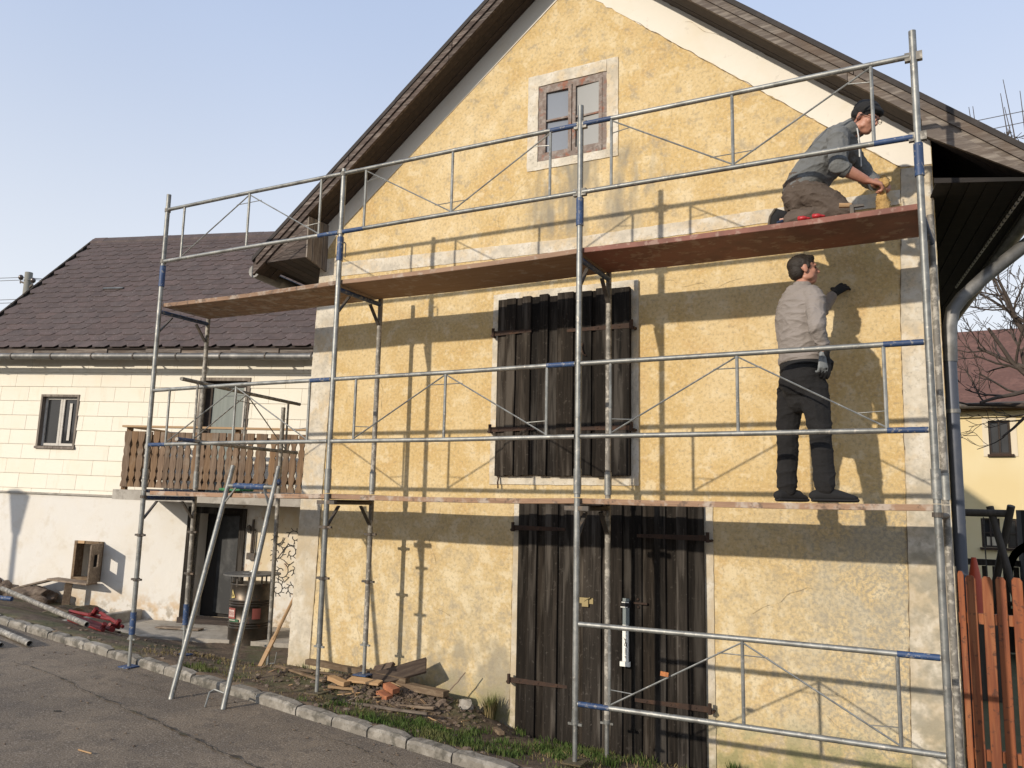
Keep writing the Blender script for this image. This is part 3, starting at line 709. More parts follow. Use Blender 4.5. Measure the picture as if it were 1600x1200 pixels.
quadboard('eave_front_board', [(XR+.0, -OV+.0, 4.375), (XE_R-.02, -OV+.0, 4.285), (XE_R-.02, -OV+.0, 4.31), (XR+.0, -OV+.0, 4.415)], .02, 'soot_wood', barn)
bm = BM(); sweep(bm, [(XE_R+.10, -OV-.02, 4.34), (XE_R+.10+SK*9, 9, 4.31)], .075, 12)
obj('gutter', bm, 'zinc', barn, smooth='angle')
bm = BM()
sweep(bm, [(3.29, .42, 4.33), (3.29, .42, 4.22), (3.275, .42, 4.15), (3.24, .41, 4.09), (3.17, .39, 4.03), (2.90, .30, 3.80), (2.72, .22, 3.62), (2.65, .19, 3.52), (2.62, .16, 3.38), (2.61, .15, 3.1)], .052, 14)
obj('downpipe_bend', bm, 'zinc', barn, smooth='angle')
bm = BM(); tube(bm, (2.61, .15, 3.12), (2.60, .15, -.4), .047, 14); obj('downpipe', bm, 'pipe_dark', barn, smooth='angle')
for z in (2.7, 1.2):
    bm = BM(); tube(bm, (2.61, .15, z), (2.61, .15, z+.03), .053, 14); box(bm, 2.5, 2.6, .12, .14, z, z+.03); obj('pipe_clip', bm, 'zinc', barn)
rope = tag(empty('cord', (3.13, -.1, 4.28)), 'thin white and black twisted cord stretched under the right eave', 'cord')  # added white dashes imitating daylight through the gap between eave boards
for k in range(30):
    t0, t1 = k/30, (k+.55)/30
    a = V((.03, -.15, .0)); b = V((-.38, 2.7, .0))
    bm = BM(); sweep(bm, [a.lerp(b, t0), a.lerp(b, (t0+t1)/2)+V((.004, 0, .003)), a.lerp(b, t1)], .013, 5); obj('light_dash', bm, 'cord', rope)
bm = BM(); tube(bm, (.03, -.15, .0), (-.38, 2.7, .0), .006, 5); obj('dash_backing', bm, 'black', rope)
#@@HOUSE
# ================================================================ WHITE HOUSE (left)
TH = R(14.6); TI = R(-1.0)
hu = V((math.cos(TH), math.sin(TH), 0)); hv = V((-math.sin(TH), math.cos(TH), 0))
hU = hu*math.cos(TI)+V((0, 0, 1))*math.sin(TI); hW = hU.cross(hv)
H0 = V((-7.266, 2.8575, 0))
HM = Matrix((hU, hv, hW)).transposed().to_4x4(); HM.translation = H0
def hpt(a, off, z): return H0+hU*a-hv*off+hW*z
house = tag(empty('house'), 'white house with cream panel cladding, brown shingle roof and wooden balcony', 'house')
house.matrix_world = HM
UL, UR = -5.64, 3.2
HD = (-1.0, -.17, .0, 1.66)          # cellar door
HH = (-3.15, -2.63, .49, 1.12)       # hatch
HWN = (-4.17, -3.40, 2.65, 3.56)     # upstairs window
HB = (-1.11, -.19, 2.0, 3.87)        # balcony door
def rects_minus(r, holes):
    out = [r]
    for h in holes:
        nxt = []
        for (a, b, c, d) in out:
            if h[0] >= b or h[1] <= a or h[2] >= d or h[3] <= c: nxt.append((a, b, c, d)); continue
            if h[0] > a: nxt.append((a, h[0], c, d))
            if h[1] < b: nxt.append((h[1], b, c, d))
            aa, bb = max(a, h[0]), min(b, h[1])
            if h[2] > c: nxt.append((aa, bb, c, h[2]))
            if h[3] < d: nxt.append((aa, bb, h[3], d))
        out = nxt
    return out
bm = wall_with_holes([(UL, -.6), (UR, -.6), (UR, 4.42), (UL, 4.42)], [HD, HH, HWN, HB], 0, .38)
obj('facade_wall', bm, 'house_white', house)
bm = BM(); box(bm, UL, UL+.35, .38, 5.0, -.6, 4.4); obj('end_wall', bm, 'house_white', house)
bm = BM(); prism(bm, [(.0, 4.38), (5.0, 4.38), (2.5, 6.9)], 0, UL+.02, UL+.30); obj('end_gable', bm, 'house_white', house)
bm = BM(); box(bm, UL, UR, 5.0, 5.3, -.6, 4.4); obj('rear_wall', bm, 'house_white', house)
for h in (HD, HH, HWN, HB):
    bm = BM(); box(bm, h[0]-.3, h[1]+.3, .42, .47, h[2]-.3, h[3]+.3); obj('dark_interior', bm, 'void', house)
# fibre cement panels
rowz = [1.885, 1.95, 2.2, 2.45, 2.7, 2.95, 3.2, 3.45, 3.70, 3.95, 4.2, 4.42]
for k in range(len(rowz)-1):
    z0, z1 = rowz[k], rowz[k+1]; off = -.22+(.29 if k % 2 else 0)+.02*jig(k)
    a = UL-.6+off
    while a < 2.6:
        b = a+.575; r = (max(a, UL)+.0025, min(b, 2.6)-.0025, z0+.002, z1-.003)
        if r[1]-r[0] > .02:
            for q in rects_minus(r, [(h[0]-.005, h[1]+.005, h[2]-.005, h[3]+.005) for h in (HWN, HB)]):
                if q[1]-q[0] < .01 or q[3]-q[2] < .01: continue
                bm = BM(); j = .0025*jig(a*3+k*5)
                vs = box(bm, q[0], q[1], -.010, -.002, q[2], q[3])
                for v in vs:
                    f = (v.co.z-z0)/(z1-z0)
                    v.co.y -= .012*(1-f)+j; v.co.x += .010*(f-.5)*0
                obj('panel', bm, 'siding', house)
        a = b
bm = BM(); prism(bm, [(-.03, 1.855), (.0, 1.855), (.0, 1.90), (-.03, 1.875)], 0, UL, -1.66); obj('drip_ledge', bm, 'concrete', house)
# upstairs window
def house_window(h, name, glassm, framem, depth=.10, parent=house, sashes=2):
    x0, x1, z0, z1 = h
    bm = BM(); t = .035
    box(bm, x0, x0+t, -.03, .22, z0, z1); box(bm, x1-t, x1, -.03, .22, z0, z1); box(bm, x0+t, x1-t, -.03, .22, z1-t, z1); box(bm, x0-.01, x1+.01, -.05, .22, z0-.02, z0+t*.6)
    wd = obj(name, bm, 'grey_wood_v', parent)
    xs_ = [x0+t+(x1-x0-2*t)*k/sashes for k in range(sashes+1)]
    for k in range(sashes):
        a, b = xs_[k]+.003, xs_[k+1]-.003
        bm = BM(); s = .042
        box(bm, a, a+s, depth-.02, depth+.03, z0+t, z1-t); box(bm, b-s, b, depth-.02, depth+.03, z0+t, z1-t)
        box(bm, a+s, b-s, depth-.02, depth+.03, z1-t-s, z1-t); box(bm, a+s, b-s, depth-.02, depth+.03, z0+t, z0+t+s)
        obj('sash', bm, framem, wd, bevel=.003)
        bm = BM(); box(bm, a+s, b-s, depth+.004, depth+.009, z0+t+s, z1-t-s); obj('pane', bm, glassm, wd)
    return wd
wd = house_window(HWN, 'window', 'glass_dark', 'white_frame', .07)
bm = BM(); box(bm, -3.64, -3.59, .055, .065, 2.78, 3.42); obj('curtain_edge', bm, 'white_frame', wd)
# balcony door
bm = BM(); x0, x1, z0, z1 = HB; t = .05
box(bm, x0, x0+t, -.03, .2, z0, z1); box(bm, x1-t, x1, -.03, .2, z0, z1); box(bm, x0+t, x1-t, -.03, .2, z1-t, z1)
bd = obj('balcony_door', bm, 'grey_wood_v', house)
bm = BM(); box(bm, x0+t, x0+t+.12, .10, .14, z0, z1-t); box(bm, x1-t-.09, x1-t, .10, .14, z0, z1-t); box(bm, x0+t+.12, x1-t-.09, .10, .14, z1-t-.09, z1-t); obj('door_frame', bm, 'soffit_wood', bd)
bm = BM(); box(bm, x0+t+.12, x1-t-.09, .12, .13, z0, z1-t-.09); obj('door_glass', bm, 'door_green', bd)
bm = BM(); box(bm, x1-t-.10, x1-t-.075, .06, .10, z0, z1-t-.1); obj('white_trim', bm, 'white_frame', bd)
bm = BM(); box(bm, .95, 1.03, -.10, -.03, 2.0, 3.55); obj('door_post', bm, 'rust', house)
# cellar door
x0, x1, z0, z1 = HD
bm = BM(); box(bm, x0-.10, x0, -.04, .15, z0, z1+.10); box(bm, x1, x1+.10, -.04, .15, z0, z1+.10); box(bm, x0, x1, -.04, .15, z1, z1+.10)
cd = obj('cellar_door', bm, 'dark_wood', house)
bm = BM(); M = Matrix.Translation((x1-.10, .10, 0)) @ Matrix.Rotation(R(200), 4, 'Z'); box(bm, 0, .5, 0, .05, z0+.06, z1-.03, Matrix.Translation((x1-.12, .33, 0)) @ Matrix.Rotation(R(165), 4, 'Z')); obj('door_leaf', bm, 'door_inside', cd)
bm = BM(); box(bm, x0-.05, x1+.05, -.16, .12, -.10, .035); obj('threshold', bm, 'soffit_wood', cd)
# hatch with open flap
x0, x1, z0, z1 = HH
bm = BM(); t = .045
box(bm, x0, x0+t, -.06, .12, z0, z1); box(bm, x1-t, x1, -.05, .12, z0, z1); box(bm, x0+t, x1-t, -.06, .12, z1-t, z1); box(bm, x0+t, x1-t, -.06, .12, z0, z0+t)
ht = obj('hatch', bm, 'debris_wood', house)
bm = BM(); M = Matrix.Translation((x1, -.05, 0)) @ Matrix.Rotation(R(-74), 4, 'Z')
# flap: a framed board with a square opening
fw, fz0, fz1 = .42, z0, z1-.02
box(bm, 0, fw, 0, .022, fz1-.17, fz1, M); box(bm, 0, fw, 0, .022, fz0, fz0+.24, M); box(bm, 0, .12, 0, .022, fz0+.24, fz1-.17, M); box(bm, fw-.13, fw, 0, .022, fz0+.24, fz1-.17, M)
obj('hatch_flap', bm, 'debris_wood', ht)
bm = BM(); box(bm, x0+.08, x0+.2, -.075, -.062, z1-.04, z1+.005); obj('hatch_block', bm, 'pale_wood', ht)
# balcony
bal = bpy.data.objects.new('balcony', None); col.objects.link(bal); bal.parent = house
bm = BM(); box(bm, -1.74, 2.5, -1.05, -.03, 1.845, 1.995); obj('balcony_slab', bm, 'concrete', bal, bevel=.008)
def baluster(bm, M, z0, z1, w=.053, th=.024, seed=0):
    n = 24; A, B = [], []
    for k in range(n+1):
        f = k/n; z = z0+(z1-z0)*f
        prof = 1.0-.50*math.exp(-((f-.13)/.05)**2)-.50*math.exp(-((f-.76)/.06)**2)-.36*math.exp(-((f-.58)/.04)**2)-.34*math.exp(-((f-.30)/.04)**2)
        ww = w*prof
        A.append([M @ V((s*ww, y, z)) for s, y in ((-1, -th/2), (1, -th/2), (1, th/2), (-1, th/2))])
    rr = [[bm.verts.new(p) for p in q] for q in A]
    for a, b in zip(rr, rr[1:]): bridge(bm, a, b)
    bm.faces.new(rr[0]); bm.faces.new(list(reversed(rr[-1])))
    bmesh.ops.recalc_face_normals(bm, faces=bm.faces[:])
a = -1.60; k = 0
while a < 2.3:
    bm = BM(); baluster(bm, Matrix.Translation((a+.006*jig(k), -.99+.004*jig(k, 3), 0)) @ Matrix.Rotation(.02*jig(k, 5), 4, 'Y'), 2.04, 2.885+.01*jig(k, 7)); obj('baluster', bm, 'balcony_wood', bal)
    a += .1155; k += 1
for k in range(7):
    bm = BM(); baluster(bm, Matrix.Translation((-1.67, -.93+k*.125, 0)) @ Matrix.Rotation(PI/2, 4, 'Z'), 2.04, 2.885); obj('baluster', bm, 'balcony_wood', bal)
bm = BM(); box(bm, -1.71, 2.4, -1.03, -.93, 2.945, 2.975); box(bm, -1.71, -1.62, -.93, -.03, 2.945, 2.975); obj('handrail', bm, 'pale_wood', bal)
bm = BM(); box(bm, -1.64, 2.4, -.974, -.94, 2.16, 2.23); box(bm, -1.64, 2.4, -.974, -.94, 2.76, 2.83); box(bm, -1.652, -1.62, -.935, -.03, 2.16, 2.23); box(bm, -1.652, -1.62, -.935, -.03, 2.76, 2.83); obj('rail_batten', bm, 'balcony_wood', bal)
for aa in (-1.66, .2, 2.0):
    bm = BM(); box(bm, aa-.035, aa+.035, -.935, -.87, 1.99, 2.945); obj('rail_post', bm, 'balcony_wood', bal)
# roof of the house
RY0, RZ0, RY1, RZ1 = -.42, 4.30, 2.5, 7.20
hroof = bpy.data.objects.new('roof', None); col.objects.link(hroof); hroof.parent = house
sl = math.hypot(RY1-RY0, RZ1-RZ0); dy, dz = (RY1-RY0)/sl, (RZ1-RZ0)/sl
RM = Matrix(((1, 0, 0, 0), (0, dy, -dz, RY0), (0, dz, dy, RZ0), (0, 0, 0, 1)))     # roof plane: x along, y up-slope, z out
bm = BM(); box(bm, UL, UR, 0, sl, -.10, -.012, RM); obj('roof_deck', bm, 'soffit_wood', hroof)
bm = BM(); prism(bm, [(RY1, RZ1-.02), (RY1+2.95, RZ0), (RY1+2.95, RZ0-.1), (RY1, RZ1-.12)], 0, UL, UR); obj('roof_rear', bm, 'shingle', hroof)
# diamond shingles: hexagonal slates laid in rows; the front 300 singly, the rest joined
pitch, wid = .185, .33
cells = []
nrow = int(sl/pitch)
for r_ in range(nrow+1):
    y = r_*pitch; a = UL+.10+(wid/2 if r_ % 2 else 0)
    while a < 2.3:
        cells.append((a, y, r_)); a += wid
def shingle_mesh():
    bm = BM()
    pts = [(0, .0), (.225, .0), (.322, .125), (.322, .31), (.02, .31), (-.085, .115)]
    t = .009
    def zz(y): return .020-.040*y
    A = [bm.verts.new((p[0], p[1], zz(p[1])+t)) for p in pts]; B = [bm.verts.new((p[0], p[1], zz(p[1]))) for p in pts]
    bm.faces.new(A); bm.faces.new(list(reversed(B)))
    for k in range(len(pts)): bm.faces.new((A[k], B[k], B[(k+1) % len(pts)], A[(k+1) % len(pts)]))
    bmesh.ops.recalc_face_normals(bm, faces=bm.faces[:])
    me = bpy.data.meshes.new('shingle'); bm.to_mesh(me); bm.free(); me.materials.append(MT['shingle']); return me
sme = shingle_mesh()
def vis(c):   # nearness to the camera in the world
    return (HM @ (RM @ V((c[0], c[1], 0)))-cam.matrix_world.translation).length
inview = [c for c in cells if -5.6 < c[0] < .8]
inview.sort(key=vis)
single = set(inview[:300])
rest = BM()
for k, c in enumerate(cells):
    yj = .006*jig(k*1.3); Mx = RM @ Matrix.Translation((c[0]+.006*jig(k*.7, 3), min(c[1]+yj, sl-.30), .004*jig(k, 5))) @ Matrix.Rotation(.02*jig(k*2.1, 2), 4, 'Z')
    if c in single:
        o = new_obj('shingle', sme, hroof); o.matrix_local = Mx
    else:
        tmp = BM(); tmp.from_mesh(sme); bmesh.ops.transform(tmp, matrix=Mx, verts=tmp.verts[:])
        m_ = bpy.data.meshes.new('t'); tmp.to_mesh(m_); tmp.free(); rest.from_mesh(m_); bpy.data.meshes.remove(m_)
stuff(obj('shingles_far', rest, 'shingle', hroof))
a = UL
while a < UR:
    bm = BM(); prism(bm, [(RY1-.15, RZ1-.12), (RY1-.13, RZ1-.06), (RY1, RZ1+.05), (RY1+.13, RZ1-.06), (RY1+.15, RZ1-.12), (RY1, RZ1-.0)], 0, a, a+.31); o = obj('ridge_tile', bm, 'shingle', hroof); o.location.z = .008*jig(a*9); a += .305
bm = BM(); box(bm, UL-.03, UL+.02, 0, sl, -.12, .035, RM); obj('verge_board', bm, 'dark_wood', hroof)
bm = BM(); box(bm, -3.98, -3.55, 1.92, 1.97, .03, .05, RM); M2 = RM @ Matrix.Translation((-3.6, 2.55, .03)); 
obj('loose_slate', bm, 'zinc', hroof)
# eave: rafter feet, ragged board, gutter with brackets
x = UL
k = 0
while x < 2.4:
    L = .5+.5*random.random()
    bm = BM(); z = 4.215+.015*jig(k); box(bm, x, x+L-.01, -.385-.02*(k % 2), -.365, z, z+.075); obj('eave_board', bm, 'grey_wood', hroof); x += L; k += 1
gt = bpy.data.objects.new('gutter', None); col.objects.link(gt); gt.parent = house
bm = BM(); sweep(bm, [(UL, -.46, 4.16), (2.4, -.46, 4.14)], .052, 12); obj('gutter_pipe', bm, 'zinc', gt, smooth='angle')
a = UL+.4
while a < 2.3:
    bm = BM(); tube(bm, (a, -.46, 4.155), (a+.022, -.46, 4.155), .060, 12); box(bm, a, a+.02, -.46, -.36, 4.20, 4.215); obj('bracket', bm, 'dark_steel', gt); a += .79
# wall lamp cable and junction box beside the cellar door
bm = BM(); box(bm, .02, .16, -.08, 0, .98, 1.08); tube(bm, (.07, -.03, 1.08), (.07, -.03, 1.6), .018, 6); tube(bm, (.11, -.03, 1.08), (.11, -.03, 1.45), .012, 6); blob(bm, (.0, -.03, 1.45), (.05, .03, .07), 1); obj('socket_box', bm, 'dark_steel', house)
# graffiti curls
def curl(bm, cx, cz, r0, r1, a0, a1, ticks=7, w=.006):
    n = 22; P = []
    for k in range(n+1):
        f = k/n; a = a0+(a1-a0)*f; r = r0+(r1-r0)*f; P.append((cx+r*math.cos(a), cz+r*math.sin(a)))
    stroke(bm, P, w, -.004)
    for k in range(ticks):
        f = .25+.75*k/ticks; a = a0+(a1-a0)*f; r = r0+(r1-r0)*f
        stroke(bm, [(cx+r*math.cos(a), cz+r*math.sin(a)), (cx+(r+.055)*math.cos(a+.2), cz+(r+.055)*math.sin(a+.2))], w*.9, -.0042)
bm = BM()
curl(bm, .50, 1.10, .02, .13, 0, 8.0, 9); curl(bm, .74, 1.12, .02, .12, 2, 9.5, 8); curl(bm, .49, 1.32, .03, .10, 1, 6.5, 5)
curl(bm, .78, 1.36, .03, .11, 3, 9.5, 7); curl(bm, .60, .82, .03, .13, .5, 7.5, 8); curl(bm, .86, .85, .02, .11, .5, 7.5, 7); curl(bm, .55, .55, .03, .12, 2, 9, 8); curl(bm, .80, .58, .02, .12, 0, 7, 8); curl(bm, .98, 1.1, .02, .12, 0, 7, 8)
for p in ([(.40, .98), (.52, 1.02), (.68, 1.24), (.80, 1.22)], [(.62, 1.0), (.72, .92), (.80, .98)], [(.42, 1.22), (.58, 1.24), (.62, 1.34)], [(.52, .72), (.66, .66), (.74, .74)]): stroke(bm, p, .006, -.0045)
obj('graffiti', bm, 'ink', house)
# concrete apron and low upstand before the cellar door
bm = BM(); prism(bm, [tuple(hpt(a, o_, 0).xy) for a, o_ in ((-1.75, .02), (2.3, .02), (2.3, 1.25), (.2, 1.3), (-1.2, 1.5), (-1.75, 1.55))], 2, -.3, -.03)
struct(obj('concrete_apron', bm, 'concrete'))
bm = BM(); prism(bm, [tuple(hpt(a, o_, 0).xy) for a, o_ in ((-1.88, .03), (-1.76, .03), (-1.95, 1.55), (-2.07, 1.5))], 2, -.3, .13)
tag(obj('low_wall', bm, 'concrete', bevel=.015), 'low concrete upstand running out from the white house wall beside the apron', 'low wall')
#@@SCAFFOLD
# ================================================================ SCAFFOLD
YF, YI = -1.06, -.39
PX = [-4.88, -2.452, 0.0, 2.466]
BASE_F = [zr(-4.9)+.0, .26, .06, -.10]
BASE_I = [hg(-4.88, YI), .30, hg(0, YI), hg(2.466, YI)]
POS = ['outer left end of the scaffold', 'barn corner', 'middle of the barn door', 'right end beside the orange fence']
FG, GG, DG = 'scaffold frames', 'scaffold guardrails', 'scaffold decks'
rP = .0245
def coupler(bm, x, y, z, r=.036, h=.035, ear=True):
    tube(bm, (x, y, z), (x, y, z+h), r, 12)
    if ear: box(bm, x-.07, x+.07, y-.012, y+.012, z+.006, z+h-.004)
def gussets(x, z):
    GU = []
    for y, s in ((0., 1), (YI-YF, -1)):
        bm = BM(); beam(bm, (x, y+s*.02, z-.20), (x, y+s*.17, z-.02), .012, .034, V((1, 0, 0))); GU.append(bm)
    return GU
def frame(x, i, lower):
    lo = 'lower' if lower else 'upper'
    rt = empty('scaffold_section', (x, YF, 0))
    tag(rt, {0: 'lower', 1: 'upper'}[0 if lower else 1]+' galvanised scaffold frame at the '+POS[i], 'scaffold frame', FG)
    x = 0.; YF_, YI_ = 0., YI-YF
    zt = 1.955 if lower else 3.94
    for y, b in ((YF_, BASE_F[i]), (YI_, BASE_I[i])):
        x = .055 if (i == 3 and y != YF_) else 0.
        z0 = b+(.42 if y == YF_ and i == 1 else .30) if lower else 2.0
        bm = BM(); tube(bm, (x, y, z0), (x, y, zt+(.30 if (y == YF_ and not lower) else .18 if not lower else .04)), rP, 14)
        obj('post', bm, 'galv' if (y == YF_) else 'galv_dirty', rt, smooth='angle')
        if lower:
            bm = BM(); tube(bm, (x, y, b+.012), (x, y, z0+.1), .018, 12); coupler(bm, x, y, z0-.03, .030, .03, ear=False); box(bm, x-.055, x+.055, y-.009, y+.009, z0-.035, z0-.018)
            obj('base_jack', bm, 'galv', rt, smooth='angle')
            bm = BM(); box(bm, x-.075, x+.075, y-.075, y+.075, b, b+.012); obj('base_plate', bm, 'blue' if i == 0 or (i == 1 and y != YF_) else 'soil', rt)
            if i == 0:
                bm = BM(); tube(bm, (x, y, z0+.02), (x, y, z0+.24), .031, 14); obj('blue_sleeve', bm, 'blue', rt, smooth='angle')
            for zc in (z0+.55, z0+1.0) if i < 2 else ():
                bm = BM(); coupler(bm, x, y, zc, .034, .03); obj('coupler', bm, 'dark_steel', rt)
        else:
            bm = BM(); tube(bm, (x, y, 2.03), (x, y, 2.22), .031, 14); obj('sleeve', bm, 'galv', rt, smooth='angle')
    x = 0.
    bm = BM(); tube(bm, (0., YF_, zt-.035), (.055 if i == 3 else 0., YI_, zt-.035), .022, 12); obj('crossbar', bm, ('blue' if (not lower or i == 0) else 'dark_steel'), rt, smooth='angle')
    for bm in gussets(0, zt-.05): obj('gusset', bm, 'dark_steel', rt)
    if lower:
        bm = BM(); box(bm, x-.10, x+.10, YF_-.02, YF_+.02, zt-.055, zt-.02) if i in (1, 2) else tube(bm, (x, YF_, zt-.04), (x, YF_, zt-.01), .034, 12); obj('deck_hook', bm, 'dark_steel', rt)
    return rt
for i, x in enumerate(PX):
    frame(x, i, True); frame(x, i, False)
    rt = tag(empty('guardrail_post', (x, YF, 4.24)), 'topmost galvanised guardrail post with blue sleeve at the '+POS[i], 'scaffold post', 'guardrail posts')
    top = [5.22, 5.09, 5.21, 5.23][i]-4.24
    bm = BM(); hollow(bm, (0, 0, .0), (0, 0, top), rP, .004, 14); obj('post', bm, 'galv', rt, smooth='angle')
    bm = BM(); tube(bm, (0, 0, -.06), (0, 0, .17), .031, 14); obj('blue_sleeve', bm, 'blue', rt, smooth='angle')
    for zz in (.22, .80):
        bm = BM(); box(bm, -.055, .055, -.018, .018, zz-.03, zz+.03) if i in (2, 3) else tube(bm, (0, 0, zz-.02), (0, 0, zz+.02), .032, 12); obj('coupler', bm, 'galv_dirty', rt, bevel=.004)
    if i == 1:
        bm = BM(); sweep(bm, [(.03, -.01, .10), (.06, -.012, .11), (.075, -.012, .09), (.075, -.012, -.04)], .006, 6); obj('locking_pin', bm, 'dark_steel', rt)
def guardrail(p0, p1, zl, zu, label, vee, blue=(), inset=.27, m='galv'):
    """p0,p1 xy ends; zl/zu heights of the two rails; blue: ends painted blue 'ul','ur','ll','lr'"""
    p0, p1 = V((p0[0], p0[1], 0)), V((p1[0], p1[1], 0)); L = (p1-p0).length; d = (p1-p0).normalized()
    rt = tag(empty('guardrail', (p0.x, p0.y, zl)), label, 'guardrail', GG)
    h = zu-zl; bow = random.uniform(-.006, .006)
    def at(s, z): return d*s+V((0, 0, z))
    for z, nm in ((h, 'u'), (0, 'l')):
        bm = BM(); sweep(bm, [at(.025, z), at(L*.5, z+bow), at(L-.025, z)], .0195, 10); obj('rail', bm, m, rt, smooth='angle')
        for e, (a, b) in (('l', (.03, inset)), ('r', (L-inset, L-.03))):
            if nm+e in blue:
                bm = BM(); tube(bm, at(a, z), at(b, z), .0207, 10); obj('painted_end', bm, 'blue', rt, smooth='angle')
    ups = (inset, L/2, L-inset)
    for s in ups:
        bm = BM(); tube(bm, at(s, 0), at(s, h), .0125, 8); obj('upright', bm, m, rt, smooth='angle')
    a, b, c = ups
    zt, zb = (h-.02, .02)
    if vee: segs = [(at(a, zt), at(b, zb)), (at(b, zb), at(c, zt))]
    else: segs = [(at(a, zb), at(b, zt)), (at(b, zt), at(c, zb))]
    for q0, q1 in segs:
        bm = BM(); tube(bm, q0, q1, .0065, 6); obj('brace', bm, m, rt, smooth='angle')
    tw = [(at(a, zt-.11), at(a+.16, zt-.09)), (at(b-.17, zb+.085), at(b+.17, zb+.085)), (at(c, zt-.11), at(c-.16, zt-.09))] if vee else [(at(b-.17, zt-.085), at(b+.17, zt-.085)), (at(a, zb+.11), at(a+.19, zb+.10)), (at(c, zb+.11), at(c-.19, zb+.10))]
    for q0, q1 in tw:
        bm = BM(); tube(bm, q0, q1, .0042, 5); obj('tie_wire', bm, m, rt)
    return rt
BAY = ['left bay by the white house', 'middle bay', 'right bay']
def pf(i): return (PX[i], YF-.005)
guardrail(pf(0), pf(1), 4.46, 5.045, 'top guardrail of the left bay against the sky above the brown shingle roof', False, ('lr',))
guardrail(pf(1), pf(2), 4.46, 5.045, 'top guardrail of the middle bay crossing the gable window', True, ('ur', 'll'))
guardrail(pf(2), pf(3), 4.46, 5.045, 'top guardrail of the right bay in front of the kneeling worker', True, ('ul', 'lr'))
guardrail(pf(0), pf(1), 2.47, 3.045, 'middle height guardrail of the left bay before the balcony', False, ('ll', 'ur'))
guardrail(pf(1), pf(2), 2.47, 3.045, 'middle height guardrail of the middle bay before the dark loft shutter', False, ('ur',))
guardrail(pf(2), pf(3), 2.47, 3.045, 'middle height guardrail of the right bay in front of the standing worker', False, ('ur', 'lr'))
guardrail(pf(2), pf(3), .48, 1.055, 'lowest guardrail crossing the barn door near the ground', False, ('ur', 'll'))
guardrail((-4.06, -1.42), (-4.42, .72), 2.492, 3.085, 'guardrail turned back towards the house over the balcony side', False, ('ll',), m='galv_dirty')
# extra standard on the barn's left flank
rt = tag(empty('scaffold_post', (-4.36, .36, hg(-4.36, .36))), 'single galvanised scaffold post standing beside the barn corner near the barrel', 'scaffold post')
bm = BM(); hollow(bm, (0, 0, .25), (0, 0, 2.98), rP, .004, 14); obj('post', bm, 'galv_dirty', rt, smooth='angle')
bm = BM(); tube(bm, (0, 0, .0), (0, 0, .4), .018, 10); box(bm, -.06, .06, -.01, .01, .24, .26); obj('base_jack', bm, 'galv', rt)
bm = BM(); box(bm, -.075, .075, -.075, .075, 0, .012); obj('base_plate', bm, 'blue', rt)
bm = BM(); sweep(bm, [(.03, 0, .06), (.12, -.02, .08), (.14, -.02, .2)], .007, 6); obj('jack_handle', bm, 'galv', rt)
# decks
def deck(x0, x1, z, m, label, th=.042, y0=YF+.02, y1=YI-.02, sag=.012, planks=1, parent=None, g_=DG):
    rt = tag(empty('deck_board', (x0, y0, z)), label, 'deck', g_)
    for k in range(planks):
        ya, yb = (y1-y0)*k/planks+.002, (y1-y0)*(k+1)/planks-.002
        bm = BM(); n = 10; rr = []
        for a in range(n+1):
            f = a/n; xx = (x1-x0)*f; s = -sag*4*f*(1-f)+.003*jig(a*1.3+x0, 2)+.002*k
            rr.append([bm.verts.new(p) for p in ((xx, ya+.002*jig(a+k, 4), s-th), (xx, yb, s-th), (xx, yb, s), (xx, ya+.002*jig(a+k, 5), s))])
        for a, b in zip(rr, rr[1:]): bridge(bm, a, b)
        bm.faces.new(rr[0]); bm.faces.new(list(reversed(rr[-1])))
        bmesh.ops.recalc_face_normals(bm, faces=bm.faces[:])
        obj('plank', bm, m, rt, bevel=.003)
    return rt
deck(PX[0]+.02, PX[1]-.001, 4.0, 'ply_front', 'upper wooden scaffold deck of the left bay in front of the shingle roof')
deck(PX[1]+.001, PX[2]-.001, 4.0, 'ply_grey', 'upper worn grey brown scaffold deck of the middle bay')
deck(PX[2]+.001, PX[3]+.0, 4.0, 'ply_red', 'upper red brown scaffold deck under the kneeling worker')
deck(PX[0]+.06, PX[1]-.001, 1.995, 'ply_front', 'lower wooden scaffold deck of the left bay over the cellar door', sag=.012)
deck(PX[1]+.001, PX[2]-.001, 1.995, 'ply_front', 'lower wooden scaffold deck of the middle bay between the two dark doors', sag=.014)
deck(PX[2]+.001, PX[3]-.02, 1.995, 'ply_front', 'lower wooden scaffold deck under the standing worker', sag=.008)
# blue end bar of the left bay's lower deck
bm = BM(); box(bm, PX[0]-.02, PX[0]+.028, YF+.03, YI-.03, 1.975, 2.01); tag(obj('deck_end_bar', bm, 'blue', bevel=.004), 'short blue steel end bar of the lower left deck', 'steel bar')
# leaning frame (same kind of frame, set against the deck like a ladder)
rt = tag(empty('leaning_frame', (-3.30, -1.62, zr(-3.3))), 'galvanised frame with blue crossbar leaning like a ladder against the lower deck', 'scaffold frame', FG)
zl = zr(-3.3)
A0, A1, B0, B1 = V((-.30, -.01, .0)), V((-.45, .67, 2.08)), V((.31, .01, -.01)), V((.15, .67, 2.07))
for p, q in ((A0, A1), (B0, B1)):
    bm = BM(); hollow(bm, p, q, rP, .004, 14); obj('post', bm, 'galv', rt, smooth='angle')
bm = BM(); tube(bm, A0.lerp(A1, .905), B0.lerp(B1, .905), .022, 12); obj('crossbar', bm, 'galv', rt, smooth='angle')
bm = BM(); tube(bm, A0.lerp(A1, .905)+V((.09, 0, 0)), B0.lerp(B1, .905)-V((.12, 0, 0)), .0285, 12); obj('blue_sleeve', bm, 'blue', rt, smooth='angle')
